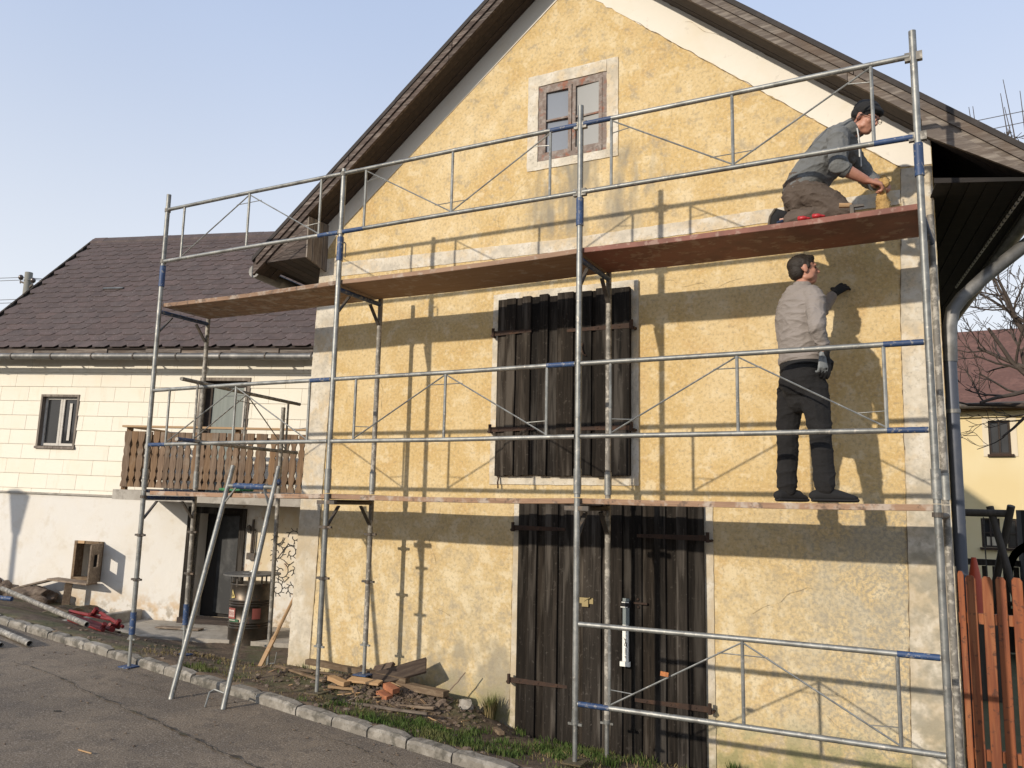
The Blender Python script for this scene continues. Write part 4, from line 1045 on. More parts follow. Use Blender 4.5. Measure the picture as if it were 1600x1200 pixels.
bm = BM(); beam(bm, A0.lerp(A1, .83)+V((.02, 0, 0)), A0.lerp(A1, .90)+V((.12, 0, 0)), .03, .012); beam(bm, B0.lerp(B1, .83)-V((.02, 0, 0)), B0.lerp(B1, .90)-V((.12, 0, 0)), .03, .012); obj('gusset', bm, 'galv', rt)
bm = BM(); blob(bm, B0.lerp(B1, .92)+V((0, .03, .02)), .04, 2); obj('blue_knob', bm, 'blue', rt)
bm = BM(); sweep(bm, [B0.lerp(B1, .06)-V((.02, .01, 0)), B0.lerp(B1, .07)-V((.12, .03, 0)), B0.lerp(B1, .06)-V((.15, .05, .0)), V((.15, -.04, .0))], .008, 6); obj('locking_pin', bm, 'galv', rt)
# rope coil and small bits
rt = None
bm = BM(); P = []
for k in range(70):
    a = k*.55; P.append((-3.83+.012*k/70+.17*math.cos(a)*(1+.2*jig(k)), -.82+.05*math.sin(a*1.3), 2.012+.022*abs(jig(k, 3))))
sweep(bm, P, .011, 6); tag(obj('rope', bm, 'green_rope', smooth=True), 'tangled green rope lying on the lower left deck', 'rope')
bm = BM(); box(bm, 0, .058, -.010, .0, -.015, .015, Matrix.Translation((.665, YF-.03, .775)) @ Matrix.Rotation(.1, 4, 'Y')); tag(obj('orange_tag', bm, 'orange_tag'), 'small orange tag on the brace of the lowest guardrail', 'tag')
#@@YARD
# ================================================================ VERGE: grass, debris, tools
def blades(name, n, region, hmin, hmax, m, dens=None, lean=.6, seed=3):
    rnd = random.Random(seed); bm = BM(); k = 0; tries = 0
    while k < n and tries < n*12:
        tries += 1
        x = rnd.uniform(region[0], region[1]); y = rnd.uniform(region[2], region[3])
        if y < yk(x)+.075 or y > -.02 and x > -3.8: continue
        if dens and rnd.random() > dens(x, y): continue
        z = hg(x, y)-.005; h = rnd.uniform(hmin, hmax)*(.6+.8*abs(noise.noise(V((x*2.5, y*2.5, 9)))))
        a = rnd.uniform(0, 2*PI); w = .0028+.002*rnd.random(); dx, dy = math.cos(a), math.sin(a)
        le = lean*h*rnd.random(); b = rnd.uniform(0, 2*PI); lx, ly = le*math.cos(b), le*math.sin(b)
        p = [bm.verts.new((x-dx*w, y-dy*w, z)), bm.verts.new((x+dx*w, y+dy*w, z)), bm.verts.new((x+lx*.4+dx*w*.7, y+ly*.4+dy*w*.7, z+h*.6)), bm.verts.new((x+lx*.4-dx*w*.7, y+ly*.4-dy*w*.7, z+h*.6)), bm.verts.new((x+lx, y+ly, z+h*.95))]
        bm.faces.new(p[:4]); bm.faces.new((p[3], p[2], p[4])); k += 1
    return stuff(obj(name, bm, m))
def dens_green(x, y):
    c = noise.noise(V((x*1.3, y*1.3, 2)))+.9*noise.noise(V((x*5, y*5, 12)))+.10
    if x < -1.75: c -= .30+.35*max(0, (y+1.0))
    if math.exp(-((x+2.2)/.8)**2-((y+.42)/.34)**2) > .35: c -= .9
    if math.exp(-((x+1.4)/.5)**2-((y+.25)/.33)**2) > .4: c -= .9
    if -4.2 < x < -3.2 and y < -.8: c += .15
    return max(0, min(1, c*1.6))
tag(blades('grass', 12000, (-4.3, 2.6, -2.2, -.02), .03, .085, 'grass', dens_green), 'short green grass on the verge between kerb and barn wall', 'grass')
tag(blades('dry_grass', 3500, (-5.6, 2.6, -2.2, .6), .02, .06, 'dry_grass', lambda x, y: max(0, .35+noise.noise(V((x*1.7, y*1.7, 6)))), 1.4, 5), 'dry straw coloured grass scattered over the verge and yard soil', 'dry grass')
# tall tufts against the wall
def tuft(x, y, n, h, m, label, seed):
    rnd = random.Random(seed); bm = BM(); z = hg(x, y)-.01
    for k in range(n):
        a = rnd.uniform(0, 2*PI); rr = rnd.random()*.05; hh = h*rnd.uniform(.5, 1); l = rnd.uniform(.1, .5)*hh; w = .004
        bx, by = x+rr*math.cos(a), y+rr*math.sin(a); dx, dy = -math.sin(a)*w, math.cos(a)*w
        q = [(bx-dx, by-dy, z), (bx+dx, by+dy, z), (bx+l*.4*math.cos(a)+dx, by+l*.4*math.sin(a)+dy, z+hh*.6), (bx+l*.4*math.cos(a)-dx, by+l*.4*math.sin(a)-dy, z+hh*.6), (bx+l*math.cos(a), by+min(l*math.sin(a), .02), z+hh)]
        p = [bm.verts.new(v) for v in q]; bm.faces.new(p[:4]); bm.faces.new((p[3], p[2], p[4]))
    return tag(obj('grass_tuft', bm, m), label, 'grass tuft', 'grass tufts')
tuft(-1.22, -.12, 130, .24, 'grass', 'tall green grass tuft against the mossy wall left of the barn door', 1)
tuft(-1.20, -.17, 90, .17, 'dry_grass', 'straw coloured tuft at the foot of the tall green grass tuft', 2)
tuft(1.7, -.10, 130, .16, 'grass', 'green grass tuft at the wall foot right of the barn door', 3)
tuft(.95, -.12, 80, .13, 'grass', 'small grass tuft beside the lower right hinge of the barn door', 4)
# planks, bricks and lumps of the debris pile
def loose(name, m, label, cat, cx, cy, dz, L, w, h, rz, ry=0., rx=0., group=None, ragged=True, seed=0):
    bm = BM(); n = 6; rr = []
    for a in range(n+1):
        f = a/n; xx = -L/2+L*f
        j = (.12*L*jig(seed+a, 1) if a in (0, n) and ragged else 0)
        ww, hh = w/2*(1+.12*jig(seed*3+a, 2)), h/2*(1+.15*jig(seed*5+a, 3))
        rr.append([bm.verts.new((xx+j*.25*q+.0, s*ww, t*hh+.006*jig(seed+a*.7, 6))) for q, (s, t) in enumerate(((-1, -1), (1, -1), (1, 1), (-1, 1)))])
    for a, b in zip(rr, rr[1:]): bridge(bm, a, b)
    bm.faces.new(rr[0]); bm.faces.new(list(reversed(rr[-1]))); bmesh.ops.recalc_face_normals(bm, faces=bm.faces[:])
    o = obj(name, bm, m, bevel=.002)
    o.location = (cx, cy, hg(cx, cy)+dz); o.rotation_euler = (rx, ry, rz)
    return tag(o, label, cat, group)
DB = 'broken wood in the debris pile'
loose('beam', 'debris_wood', 'long pale squared timber lying along the wall on the debris pile', 'timber', -2.62, -.30, .06, 1.25, .07, .05, -.04, .03, seed=1, ragged=False)
loose('beam', 'debris_wood', 'shorter pale timber at the right end of the debris pile', 'timber', -1.86, -.33, .05, .62, .085, .055, -.10, .02, seed=2, ragged=False)
loose('plank', 'bark_wood', 'dark ragged slab of wood propped up on the debris pile', 'plank', -2.12, -.30, .12, .55, .17, .03, .35, -.30, .7, seed=3)
loose('plank', 'bark_wood', 'rough brown slab standing behind the pale timber', 'plank', -2.40, -.18, .10, .30, .15, .04, -.3, -.25, .9, seed=4)
loose('plank', 'debris_wood', 'thin weathered lath at the left foot of the debris pile', 'plank', -3.05, -.42, .02, .95, .035, .015, .12, .02, seed=5)
loose('plank', 'debris_wood', 'grey lath crossing the left foot of the debris pile', 'plank', -3.12, -.52, .025, .80, .04, .018, -.22, .04, seed=6)
loose('plank', 'pale_wood', 'bright split wood offcut before the debris pile', 'offcut', -2.58, -.60, .05, .24, .08, .04, -.2, .1, seed=7)
loose('plank', 'pale_wood', 'narrow splintered wood offcut below the bright offcut', 'offcut', -2.50, -.68, .04, .22, .035, .02, .5, .1, seed=8)
loose('plank', 'pale_wood', 'wide splintered board beside the middle scaffold post foot', 'offcut', -2.34, -.52, .04, .34, .09, .02, .1, .02, .2, seed=9)
loose('plank', 'debris_wood', 'long thin stick lying in front of the debris pile', 'stick', -1.95, -.82, .025, .95, .025, .02, .1, .01, seed=10)
loose('plank', 'debris_wood', 'curved brown stick on the front slope of the debris', 'stick', -1.75, -.62, .03, .45, .03, .02, .12, -.04, seed=11)
loose('stick', 'debris_wood', 'thin twig poking up diagonally at the right end of the debris', 'stick', -1.56, -.22, .12, .34, .010, .010, .1, -.85, seed=12)
loose('plank', 'debris_wood', 'short chopped block on the grass left of the barn door', 'offcut', -.98, -.42, .02, .17, .05, .03, -.7, .0, seed=14)
for k in range(70):
    xx = -2.15+random.gauss(0, .5); yy = -.48+random.gauss(0, .18)
    if yy > -.05: continue
    loose('splinter', random.choice(['debris_wood', 'debris_wood', 'bark_wood', 'bark_wood', 'pale_wood']), 'loose wood splinter on the debris pile', 'splinter', xx, yy, .012, random.uniform(.08, .26), random.uniform(.008, .022), .008, random.uniform(0, 3.1), random.uniform(-.3, .3), group='wood splinters on the debris pile', seed=50+k)
for k, (bx, by, dz, rz, lb) in enumerate(((-2.02, -.55, .095, .35, 'upper bright orange brick on the debris pile'), (-2.07, -.58, .035, .30, 'lower orange brick under the bright one on the debris pile'))):
    loose('brick', 'brick', lb, 'brick', bx, by, dz-.02, .16, .075, .048, -rz, .16, .08, seed=20+k, ragged=False)
def rock(name, x, y, z, r, m, label, cat, seed, sub=2, group=None, rough=.55):
    bm = BM(); blob(bm, (0, 0, 0), r, sub, rough, seed)
    for v in bm.verts: q_ = V((v.co.x/r[0], v.co.y/r[1], v.co.z/r[2])); v.co *= 1+.16*noise.noise(q_*3.1+V((seed, 0, 2)))+.07*noise.noise(q_*8+V((0, seed, 1)))
    o = obj(name, bm, m); o.location = (x, y, z); o.rotation_euler = (0, 0, seed*1.3)
    return tag(o, label, cat, group)
rock('stone', -10.62, 1.62, hg(-10.62, 1.62)+.03, (.32, .22, .17), 'stone', 'large brown field stone under the slanting board by the house wall', 'stone', 3, 4)
rock('stone', -11.22, 1.55, hg(-11.22, 1.55)+.02, (.20, .16, .17), 'stone', 'upright brown stone left of the large one by the house wall', 'stone', 8, 4)
rock('stone', -11.75, 1.60, hg(-11.75, 1.6)+.0, (.22, .2, .17), 'stone', 'brown stone at the left picture edge by the house wall', 'stone', 5, 4)
rock('dirt_heap', -9.6, 1.55, hg(-9.6, 1.55)-.02, (.75, .30, .14), 'soil', 'low dirt heap before the house wall near the hatch', 'dirt heap', 4, 3)
rock('stone', -1.55, -.42, hg(-1.55, -.42)+.02, (.06, .05, .04), 'stone', 'pale lump of mortar at the right foot of the debris pile', 'stone', 6)
rock('stone', -1.38, -.30, hg(-1.38, -.30)+.03, (.09, .06, .05), 'concrete', 'pale plaster lump by the grass tuft left of the barn door', 'stone', 7)
rock('stone', -2.68, -.16, hg(-2.68, -.16)+.05, (.11, .06, .09), 'stone', 'brown stone chunk behind the pale timber of the debris pile', 'stone', 9)
rock('stone', -2.50, -.13, hg(-2.5, -.13)+.05, (.10, .05, .07), 'stone', 'reddish stone chunk at the wall behind the debris pile', 'stone', 11)
bm = BM()
for k in range(900):
    if k < 640: xx, yy = -2.1+random.gauss(0, .5), -.48+random.gauss(0, .2)
    else: xx, yy = random.uniform(-7, -.5), 0; yy = yk(xx)+random.uniform(.1, 1.6)
    if yy > -.03 and xx > -3.7 or yy < yk(xx)+.07: continue
    s = random.uniform(.006, .026); blob(bm, (xx, yy, hg(xx, yy)+s*.3), (s*1.3, s, s*.7), 1, .6, k)
tag(stuff(obj('rubble', bm, 'stone')), 'small stones and clods scattered over the debris and yard', 'rubble')
bm = BM()
for k in range(160):
    xx = random.uniform(-7, 1.5); yy = yk(xx)-.05-abs(random.gauss(0, 1.0)); s = random.uniform(.003, .010)
    blob(bm, (xx, yy, zr(xx)+.006), (s*1.6, s, s*.7), 1, .6, k)
tag(stuff(obj('road_grit', bm, 'stone')), 'small grit scattered on the asphalt near the kerb', 'grit')
for k, (xx, yy, L, a, m) in enumerate(((-4.55, -3.05, .22, .02, 'pale_wood'), (-2.9, -2.95, .15, -.05, 'pale_wood'), (-3.95, -2.45, .06, .5, 'black'), (-.85, -1.98, .14, .1, 'debris_wood'))):
    bm = BM(); box(bm, -L/2, L/2, -.004, .004, 0, .007, Matrix.Translation((xx, yy, zr(xx)+.006)) @ Matrix.Rotation(a, 4, 'Z'))
    tag(obj('straw', bm, m), ['pale straw stalk lying on the asphalt at lower left', 'pale straw stalk on the asphalt below the leaning frame', 'small dark scrap on the asphalt at lower left', 'small twig on the asphalt before the kerb'][k], 'straw')

# ---- yard in front of the house
def ptube(name, p0, p1, r, m, label, blue=None):
    rt = tag(empty(name, p0), label, 'scaffold tube', 'loose scaffold tubes')
    d = V(p1)-V(p0); bm = BM(); hollow(bm, (0, 0, 0), d, r, .006, 16); obj('tube', bm, m, rt, smooth='angle')
    bm = BM(); s, t = frame_of(d); c = d*.985; bm.faces.new(ring(bm, c, s, t, r-.006, r-.006, 16)); obj('tube_mouth', bm, 'void', rt)
    if blue: bm = BM(); tube(bm, d*blue[0], d*blue[1], r+.0015, 14); obj('blue_sleeve', bm, 'blue', rt, smooth='angle')
ptube('scaffold_tube', (-9.1, -.45, zr(-9.1)+.04), (-6.45, -1.10, zr(-6.45)+.04), .034, 'galv_dirty', 'pale scaffold tube lying on the road at the left picture edge')
ptube('scaffold_tube', (-9.0, -.85, zr(-9)+.035), (-6.60, -1.32, zr(-6.6)+.035), .028, 'galv', 'grey scaffold tube on the road, shorter end beside the pale one')
ptube('scaffold_tube', (-9.9, .65, zr(-9.9)+.16), (-6.62, -.30, zr(-6.6)+.13), .033, 'galv_dirty', 'plaster splashed scaffold tube lying along the kerb')
ptube('scaffold_tube', (-11.0, -.35, zr(-11)+.15), (-8.85, .16, zr(-8.85)+.16), .03, 'galv', 'blue ended scaffold tube reaching in over the kerb at far left', (.6, 1.0))
rt = tag(empty('steel_frame', (-7.5, .28, hg(-7.5, .28)+.03)), 'pile of red painted steel frame pieces behind the kerb', 'steel frame')
for p, q, r in (((-.55, .20, .05), (.82, -.18, .03), .035), ((-.45, .12, .12), (.55, .02, .10), .022), ((.1, .12, .17), (.85, -.06, .05), .022), ((-.1, .25, .08), (.25, -.1, .16), .02), ((-.35, .05, .03), (.75, -.26, .03), .028), ((.7, .0, .02), (.78, -.2, .09), .022)):
    bm = BM(); tube(bm, p, q, r, 8); obj('red_bar', bm, 'red_paint', rt, smooth='angle')
for p in ((.80, -.1, .09), (.15, .05, .17), (.72, -.24, .06)):
    bm = BM(); tube(bm, V(p)-V((.03, 0, .03)), V(p)+V((.03, 0, .04)), .03, 8); obj('clamp', bm, 'red_paint', rt)
# slanting boards at the hatch with a prop
def hb(a0, o0, z0, a1, o1, z1, w, h, name, m, label, cat):
    bm = BM(); beam(bm, hpt(a0, o0, z0), hpt(a1, o1, z1), w, h); return tag(obj(name, bm, m, bevel=.003), label, cat)
hb(-4.55, .25, .17, -3.30, .20, .50, .22, .03, 'ramp_board', 'debris_wood', 'long weathered board sloping up along the house wall to the hatch', 'board')
hb(-3.36, .22, .50, -2.62, .20, .46, .26, .03, 'ramp_board', 'debris_wood', 'short weathered landing board in front of the open hatch', 'board')
hb(-3.02, .28, -.2, -3.0, .26, .45, .05, .11, 'prop_post', 'debris_wood', 'upright wooden prop under the landing board of the hatch', 'post')
hb(-4.62, .45, .05, -4.62, .47, .48, .03, .03, 'iron_stake', 'rust', 'short rusty stake standing at the low end of the sloping board', 'stake')
hb(-.95, .75, -.02, -.25, .72, -.015, .16, .02, 'plank', 'debris_wood', 'flat plank lying on the concrete apron before the cellar door', 'plank')
hb(-1.9, 1.7, .0, -1.0, 1.55, .0, .10, .04, 'plank', 'dark_wood', 'dark flat bar lying at the edge of the concrete apron', 'plank')
# leaning paddle / board at the barn corner
bm = BM(); q0, q1 = V((-3.93, -.22, hg(-3.93, -.22))), V((-3.80, .10, .88))
beam(bm, q0, q0.lerp(q1, .42), .05, .02, V((0, -1, .3))); sweep(bm, [q0.lerp(q1, .38), q1], [.022, .016], 8)
tag(obj('wooden_paddle', bm, 'pale_wood'), 'long wooden handle leaning against the left corner of the barn', 'handle')
# drum with grill lid
DX, DY = -6.30, 2.02
DZ = hg(DX, DY)
drum = tag(empty('barrel', (DX, DY, -.135)), 'dark steel oil drum with a round lid on stilts beside the cellar door', 'barrel')
bm = BM(); prof = [(0, .285)]
zz = 0
for z, r in ((0, .285), (.02, .292), (.04, .285), (.26, .285), (.275, .297), (.29, .285), (.31, .297), (.325, .285), (.345, .297), (.36, .285), (.56, .285), (.575, .297), (.59, .285), (.61, .297), (.625, .285), (.645, .297), (.66, .285), (.84, .285), (.86, .292), (.875, .285)):
    prof.append((z, r))
rr = [ring(bm, (0, 0, z), V((1, 0, 0)), V((0, 1, 0)), r, r, 36) for z, r in prof[1:]]
for a, b in zip(rr, rr[1:]): bridge(bm, a, b)
bm.faces.new(list(reversed(rr[0]))); bm.faces.new(rr[-1]); obj('drum_shell', bm, 'drum', drum, smooth='angle')
bm = BM(); tube(bm, (0, 0, .985), (0, 0, 1.005), .395, 40); blob(bm, (-.02, 0, 1.005), (.14, .14, .02), 2); obj('lid', bm, 'zinc', drum)
for k in range(10):
    a = 2*PI*k/10; bm = BM(); box(bm, -.012, .012, -.004, .004, .84, .99, Matrix.Rotation(a, 4, 'Z') @ Matrix.Translation((0, -.285, 0))); obj('lid_stilt', bm, 'dark_steel', drum)
bm = BM(); box(bm, -.03, .03, -.03, .03, 1.0, 1.03); tube(bm, (0, -.0, 1.02), (0, 0, 1.05), .02, 8); obj('lid_knob', bm, 'white_plastic', drum)
def curved(name, a0, a1, z0, z1, m, r=.2975):
    bm = BM(); n = 8; P = []
    for k in range(n+1):
        a = a0+(a1-a0)*k/n; P.append((bm.verts.new((r*math.cos(a), r*math.sin(a), z0)), bm.verts.new((r*math.cos(a), r*math.sin(a), z1))))
    for p, q in zip(P, P[1:]): bm.faces.new((p[0], q[0], q[1], p[1]))
    return obj(name, bm, m, drum)
A = R(-112)
curved('label', A-.10, A+.42, .40, .545, 'label_red')
for k in range(5): curved('label_print', A-.05+k*.088, A+.0+k*.088, .425, .52, 'label_white', .2985)
for k in range(5): curved('label_print', A-.035+k*.088, A-.015+k*.088, .445, .50, 'label_red', .2992)
curved('label', A+.02, A+.62, .36, .398, 'label_green', .2975)
for k in range(7): curved('label_print', A+.03+k*.06, A+.065+k*.06, .375, .388, 'label_white', .2985)
curved('label', A+1.25, A+1.65, .40, .545, 'label_red')
bm = BM(); a = A+.22
P = [bm.verts.new((.2965*math.cos(a+q), .2965*math.sin(a+q), z)) for q, z in ((-.13, .675), (.13, .69), (-.08, .80))]; bm.faces.new(P); obj('sticker', bm, 'label_yellow', drum)
bm = BM(); a = A+.20
P = [bm.verts.new((.2972*math.cos(a+q), .2972*math.sin(a+q), z)) for q, z in ((-.055, .70), (.06, .705), (-.04, .755))]; bm.faces.new(P); obj('sticker_mark', bm, 'drum', drum)
#@@PEOPLE
# ================================================================ FENCE, GARDEN, NEIGHBOUR (right)
fence = tag(empty('picket_fence', (2.57, .02, -.35)), 'orange stained picket fence running right from the barn corner', 'fence')
px_ = .0
for k in range(20):
    x0 = .005+k*.0935 if k == 0 else .055+(k-1)*.0935
    wd_ = .040 if k == 0 else .066+.006*jig(k)
    top = 1.815+.01*jig(k, 3)+(.03 if k == 0 else 0)
    bm = BM(); prism(bm, [(x0, 0), (x0+wd_, 0), (x0+wd_, top), (x0+wd_*.78, top+.025), (x0+wd_*.2, top+.028), (x0, top+.004)], 1, -.012, .010)
    bmesh.ops.transform(bm, matrix=Matrix.Rotation(.008*jig(k, 8), 4, 'Y'), verts=bm.verts[:])
    obj('picket', bm, 'orange_fence', fence, bevel=.003)
for z in (1.50, .56):
    bm = BM(); box(bm, -.0, 1.95, .0105, .05, z, z+.075); obj('rail', bm, 'orange_fence', fence, bevel=.004)
for k in (0, 1, 2):
    for z in (1.525, .585):
        pass
bm = BM(); box(bm, 1.35, 1.44, .051, .14, -.1, 1.75); obj('post', bm, 'orange_fence', fence)
bm = BM(); box(bm, -.045, .0, .03, .06, .0, 1.9); obj('end_post', bm, 'white_band', fence)
# cone
bm = BM(); sweep(bm, [(0, 0, 0), (0, 0, .30), (0, 0, .62), (0, 0, .72)], [.15, .105, .045, .028], 20); cn = tag(empty('traffic_cone', (2.86, 5.2, .66)), 'red orange cone rising behind the picket fence', 'cone')
obj('cone_body', bm, 'orange_plastic', cn, smooth='angle')
bm = BM(); box(bm, -.19, .19, -.19, .19, -.03, .0); obj('cone_base', bm, 'orange_plastic', cn)
bm = BM(); box(bm, -.22, .22, -.22, .22, -.98, -.032); obj('cone_crate', bm, 'dark_log', cn)
# garden railing behind the fence
rl = tag(empty('garden_railing', (2.4, 9.0, -.3)), 'dark wooden railing in the garden below the yellow house', 'railing')
bm = BM(); box(bm, -1.6, 1.25, -.04, .04, 1.38, 1.48); obj('top_rail', bm, 'dark_log', rl)
bm = BM(); box(bm, -1.6, 1.25, -.03, .03, .75, .82); obj('bottom_rail', bm, 'dark_log', rl)
for k in range(19):
    bm = BM(); box(bm, -1.55+k*.15, -1.47+k*.15, .031, .055, .2, 1.37); obj('slat', bm, 'dark_log', rl)
bm = BM(); box(bm, -1.6, 1.25, .06, .10, .0, .70); obj('lower_boarding', bm, 'dark_log', rl)
# swing set
sw = tag(empty('swing_set', (2.7, 8.0, -.32)), 'dark log swing frame with crossed legs and hanging chains', 'swing')
bm = BM(); tube(bm, (-2.2, 0, 2.27), (.80, 0, 2.26), .060, 10); obj('beam', bm, 'dark_log', sw, smooth='angle')
for p, q in (((.95, -.55, 0), (.52, .06, 2.36)), ((.30, .75, 0), (.80, -.08, 2.38)), ((-1.9, -.75, 0), (-1.95, .1, 2.36)), ((-1.9, .75, 0), (-1.95, -.1, 2.36))):
    bm = BM(); tube(bm, p, q, .055, 10); obj('leg', bm, 'dark_log', sw, smooth='angle')
for xx in (.16, .42):
    bm = BM(); blob(bm, (xx, 0, 2.12), (.02, .02, .07), 1); tube(bm, (xx, 0, 2.2), (xx, 0, .55), .010, 6); obj('chain', bm, 'chain', sw)
bm = BM(); box(bm, .12, .46, -.09, .09, .52, .55); obj('seat', bm, 'dark_log', sw)
# play tower beside the swing, cut by the picture edge
pt = tag(empty('play_tower', (3.75, 8.3, -.3)), 'dark play tower with a round yellow opening at the right picture edge', 'play tower')
bm = BM(); box(bm, -.10, .62, .0, .9, .0, 2.3); obj('tower_body', bm, 'void', pt)
bm = BM(); n = 20
ri, ro = [], []
for k in range(n+1):
    a = PI*.38+PI*.75*k/n; ri.append(V((.10+.36*math.cos(a), -.05, 1.30+.42*math.sin(a)))); ro.append(V((.10+.47*math.cos(a), -.05, 1.30+.54*math.sin(a))))
for k in range(n):
    vs = [bm.verts.new(p) for p in (ri[k], ri[k+1], ro[k+1], ro[k])]; bm.faces.new(vs)
bmesh.ops.solidify(bm, geom=bm.faces[:], thickness=.10); obj('yellow_ring', bm, 'yellow_plastic', pt)
bm = BM(); tube(bm, (-.02, -.3, 0), (.10, 0, 2.42), .055, 8); obj('leg', bm, 'dark_log', pt); bm = BM(); box(bm, -.30, .62, -.06, .0, .85, .95); obj('cross_board', bm, 'dark_log', pt)
# neighbour's yellow house
NY = 18.0
nb_ = tag(empty('yellow_house', (0, NY, 0)), 'pale yellow rendered house with red brown roof behind the garden', 'house')
NW = [(3.80, 4.30, 3.47, 4.36), (3.50, 3.93, 1.05, 1.80), (4.08, 4.52, 1.05, 1.80)]
for dx in (2.2, 4.4):
    NW += [(3.80+dx, 4.30+dx, 3.47, 4.36), (3.5+dx, 3.95+dx, 1.05, 1.80)]
obj('wall', wall_with_holes([(1.2, -1), (12, -1), (12, 4.78), (1.2, 4.78)], NW, 0, .4), 'yellow_house', nb_)
bm = BM(); prism(bm, [(-.45, 4.80), (4.2, 7.62), (8.8, 4.80), (8.8, 4.6), (4.2, 7.42), (-.45, 4.62)], 0, 1.0, 12.3); obj('roof', bm, 'neighbour_roof', nb_)
bm = BM(); sweep(bm, [(1.0, -.52, 4.72), (12.2, -.52, 4.70)], .08, 10); obj('gutter', bm, 'dark_steel', nb_)
bm = BM(); box(bm, 1.2, 12, -.10, .0, 4.45, 4.60); obj('cornice', bm, 'yellow_house', nb_)
MT['pale_trim'] = mat('pale_window_trim', (.66, .58, .44), .9)
for k, h in enumerate(NW):
    bm = BM(); t = .05
    box(bm, h[0], h[0]+t, .05, .12, h[2], h[3]); box(bm, h[1]-t, h[1], .05, .12, h[2], h[3]); box(bm, h[0]+t, h[1]-t, .05, .12, h[3]-t, h[3]); box(bm, h[0]+t, h[1]-t, .05, .12, h[2], h[2]+t)
    box(bm, (h[0]+h[1])/2-.018, (h[0]+h[1])/2+.018, .05, .12, h[2]+t, h[3]-t)
    if k not in (0, 3, 5): box(bm, h[0]+t, (h[0]+h[1])/2-.018, .055, .115, h[2]+.36, h[2]+.39); box(bm, (h[0]+h[1])/2+.018, h[1]-t, .055, .115, h[2]+.36, h[2]+.39)
    wn_ = obj('window', bm, 'soffit_wood', nb_)
    bm = BM(); box(bm, h[0], h[1], .125, .13, h[2], h[3]); obj('pane', bm, 'glass_dark', wn_)
    bm = BM(); box(bm, h[0]-.05, h[1]+.05, -.10, .02, h[2]-.06, h[2]-.002); obj('sill', bm, 'rust', wn_)
    if k in (0, 3, 5):
        bm = BM(); box(bm, h[0]-.14, h[0]-.002, -.02, .0, h[2]-.06, h[3]+.14); box(bm, h[1]+.002, h[1]+.14, -.02, .0, h[2]-.06, h[3]+.14); box(bm, h[0]-.002, h[1]+.002, -.02, .0, h[3]+.002, h[3]+.14); obj('window_surround', bm, 'pale_trim', wn_)
bm = BM(); box(bm, 3.62, 3.90, .10, .12, 1.10, 1.32); obj('window_pots', bm, 'pale_trim', nb_)

# ---------------------------------------------------------------- bare trees
def branch(bm, p, d, L, r, depth, rnd, minr=.003):
    n = 4; pts, rs = [p.copy()], [r]
    q, dd = p.copy(), d.copy()
    for k in range(n):
        dd = (dd+V((rnd.gauss(0, .16), rnd.gauss(0, .16), rnd.gauss(0, .12)+.05))).normalized()
        q = q+dd*(L/n); pts.append(q.copy()); rs.append(max(minr, r*(1-.5*(k+1)/n)))
    sweep(bm, pts, rs, 7 if depth > 2 else 4, cap=False)
    if depth == 0: return
    kids = rnd.randint(2, 4) if depth > 1 else rnd.randint(3, 5)
    for k in range(kids):
        f = rnd.uniform(.3, 1.0); i = min(n-1, int(f*n)); base = pts[i].lerp(pts[i+1], f*n-i)
        s, t = frame_of(dd); a = rnd.uniform(0, 2*PI); sp = rnd.uniform(.5, 1.0)
        nd = (dd+(s*math.cos(a)+t*math.sin(a))*sp).normalized()
        branch(bm, base, nd, L*rnd.uniform(.45, .75), max(minr, rs[i]*.55), depth-1, rnd, minr)
def bare_tree(name, loc, label, trunk, limbs, depth, seed, r0, minr=.003):
    rt = tag(empty(name, loc), label, 'tree', 'bare trees behind the barn')
    rnd = random.Random(seed)
    bm = BM(); sweep(bm, trunk, [r0, r0*.85, r0*.6], 10, cap=False); obj('trunk', bm, 'bark', rt, smooth=True)
    bm = BM()
    for p, d, L, r in limbs: branch(bm, V(p), V(d).normalized(), L, r, depth, rnd, minr)
    obj('crown', bm, 'bark', rt)
    return rt
bare_tree('fruit_tree', (4.02, 7.0, -.4), 'dark bare fruit tree with knotted twigs beside the downpipe', [(0, 0, 0), (-.04, 0, 1.9), (-.10, 0, 3.6)],
    [((-.05, 0, 3.9), (-1, .1, .05), 1.05, .045), ((-.08, 0, 4.2), (-.75, -.2, -.25), .95, .04), ((-.10, 0, 3.5), (-.25, .1, 1), 1.3, .05), ((-.10, 0, 4.1), (-.55, .1, .8), 1.2, .045), ((-.06, 0, 4.4), (-.9, .2, .35), 1.0, .04),
     ((-.10, 0, 4.6), (-.35, -.1, 1), 1.3, .04), ((-.08, 0, 3.3), (.5, .2, .9), 1.3, .05), ((-.1, 0, 5.0), (-.6, .2, .6), 1.0, .03), ((-.06, 0, 4.0), (-.6, .2, -.55), .8, .03), ((-.1, 0, 4.8), (-.15, .1, 1), 1.4, .035)], 3, 12, .085, .0042)
rt = bare_tree('shrub_tree', (5.2, 11.0, -.4), 'tall bare upright shoots rising above the right barn eave', [(0, 0, 0), (-.02, 0, 4), (-.05, 0, 7.9)],
    [((-.05, 0, 7.7), (.3, 0, 1), 1.6, .05), ((-.05, 0, 7.5), (.9, 0, .7), 1.4, .05), ((-.1, 0, 8.6), (-.35, 0, 1), .9, .02), ((-1.55, 0, 9.6), (-.2, 0, .5), .35, .012), ((-1.35, 0, 9.5), (.8, 0, .6), .4, .010)], 2, 5, .12, .006)
bm = BM(); sweep(bm, [(-.05, 0, 7.6), (-.5, 0, 8.4), (-1.2, 0, 8.9), (-1.95, 0, 9.2)], [.07, .055, .04, .025], 8); obj('limb', bm, 'bark', rt, smooth=True)
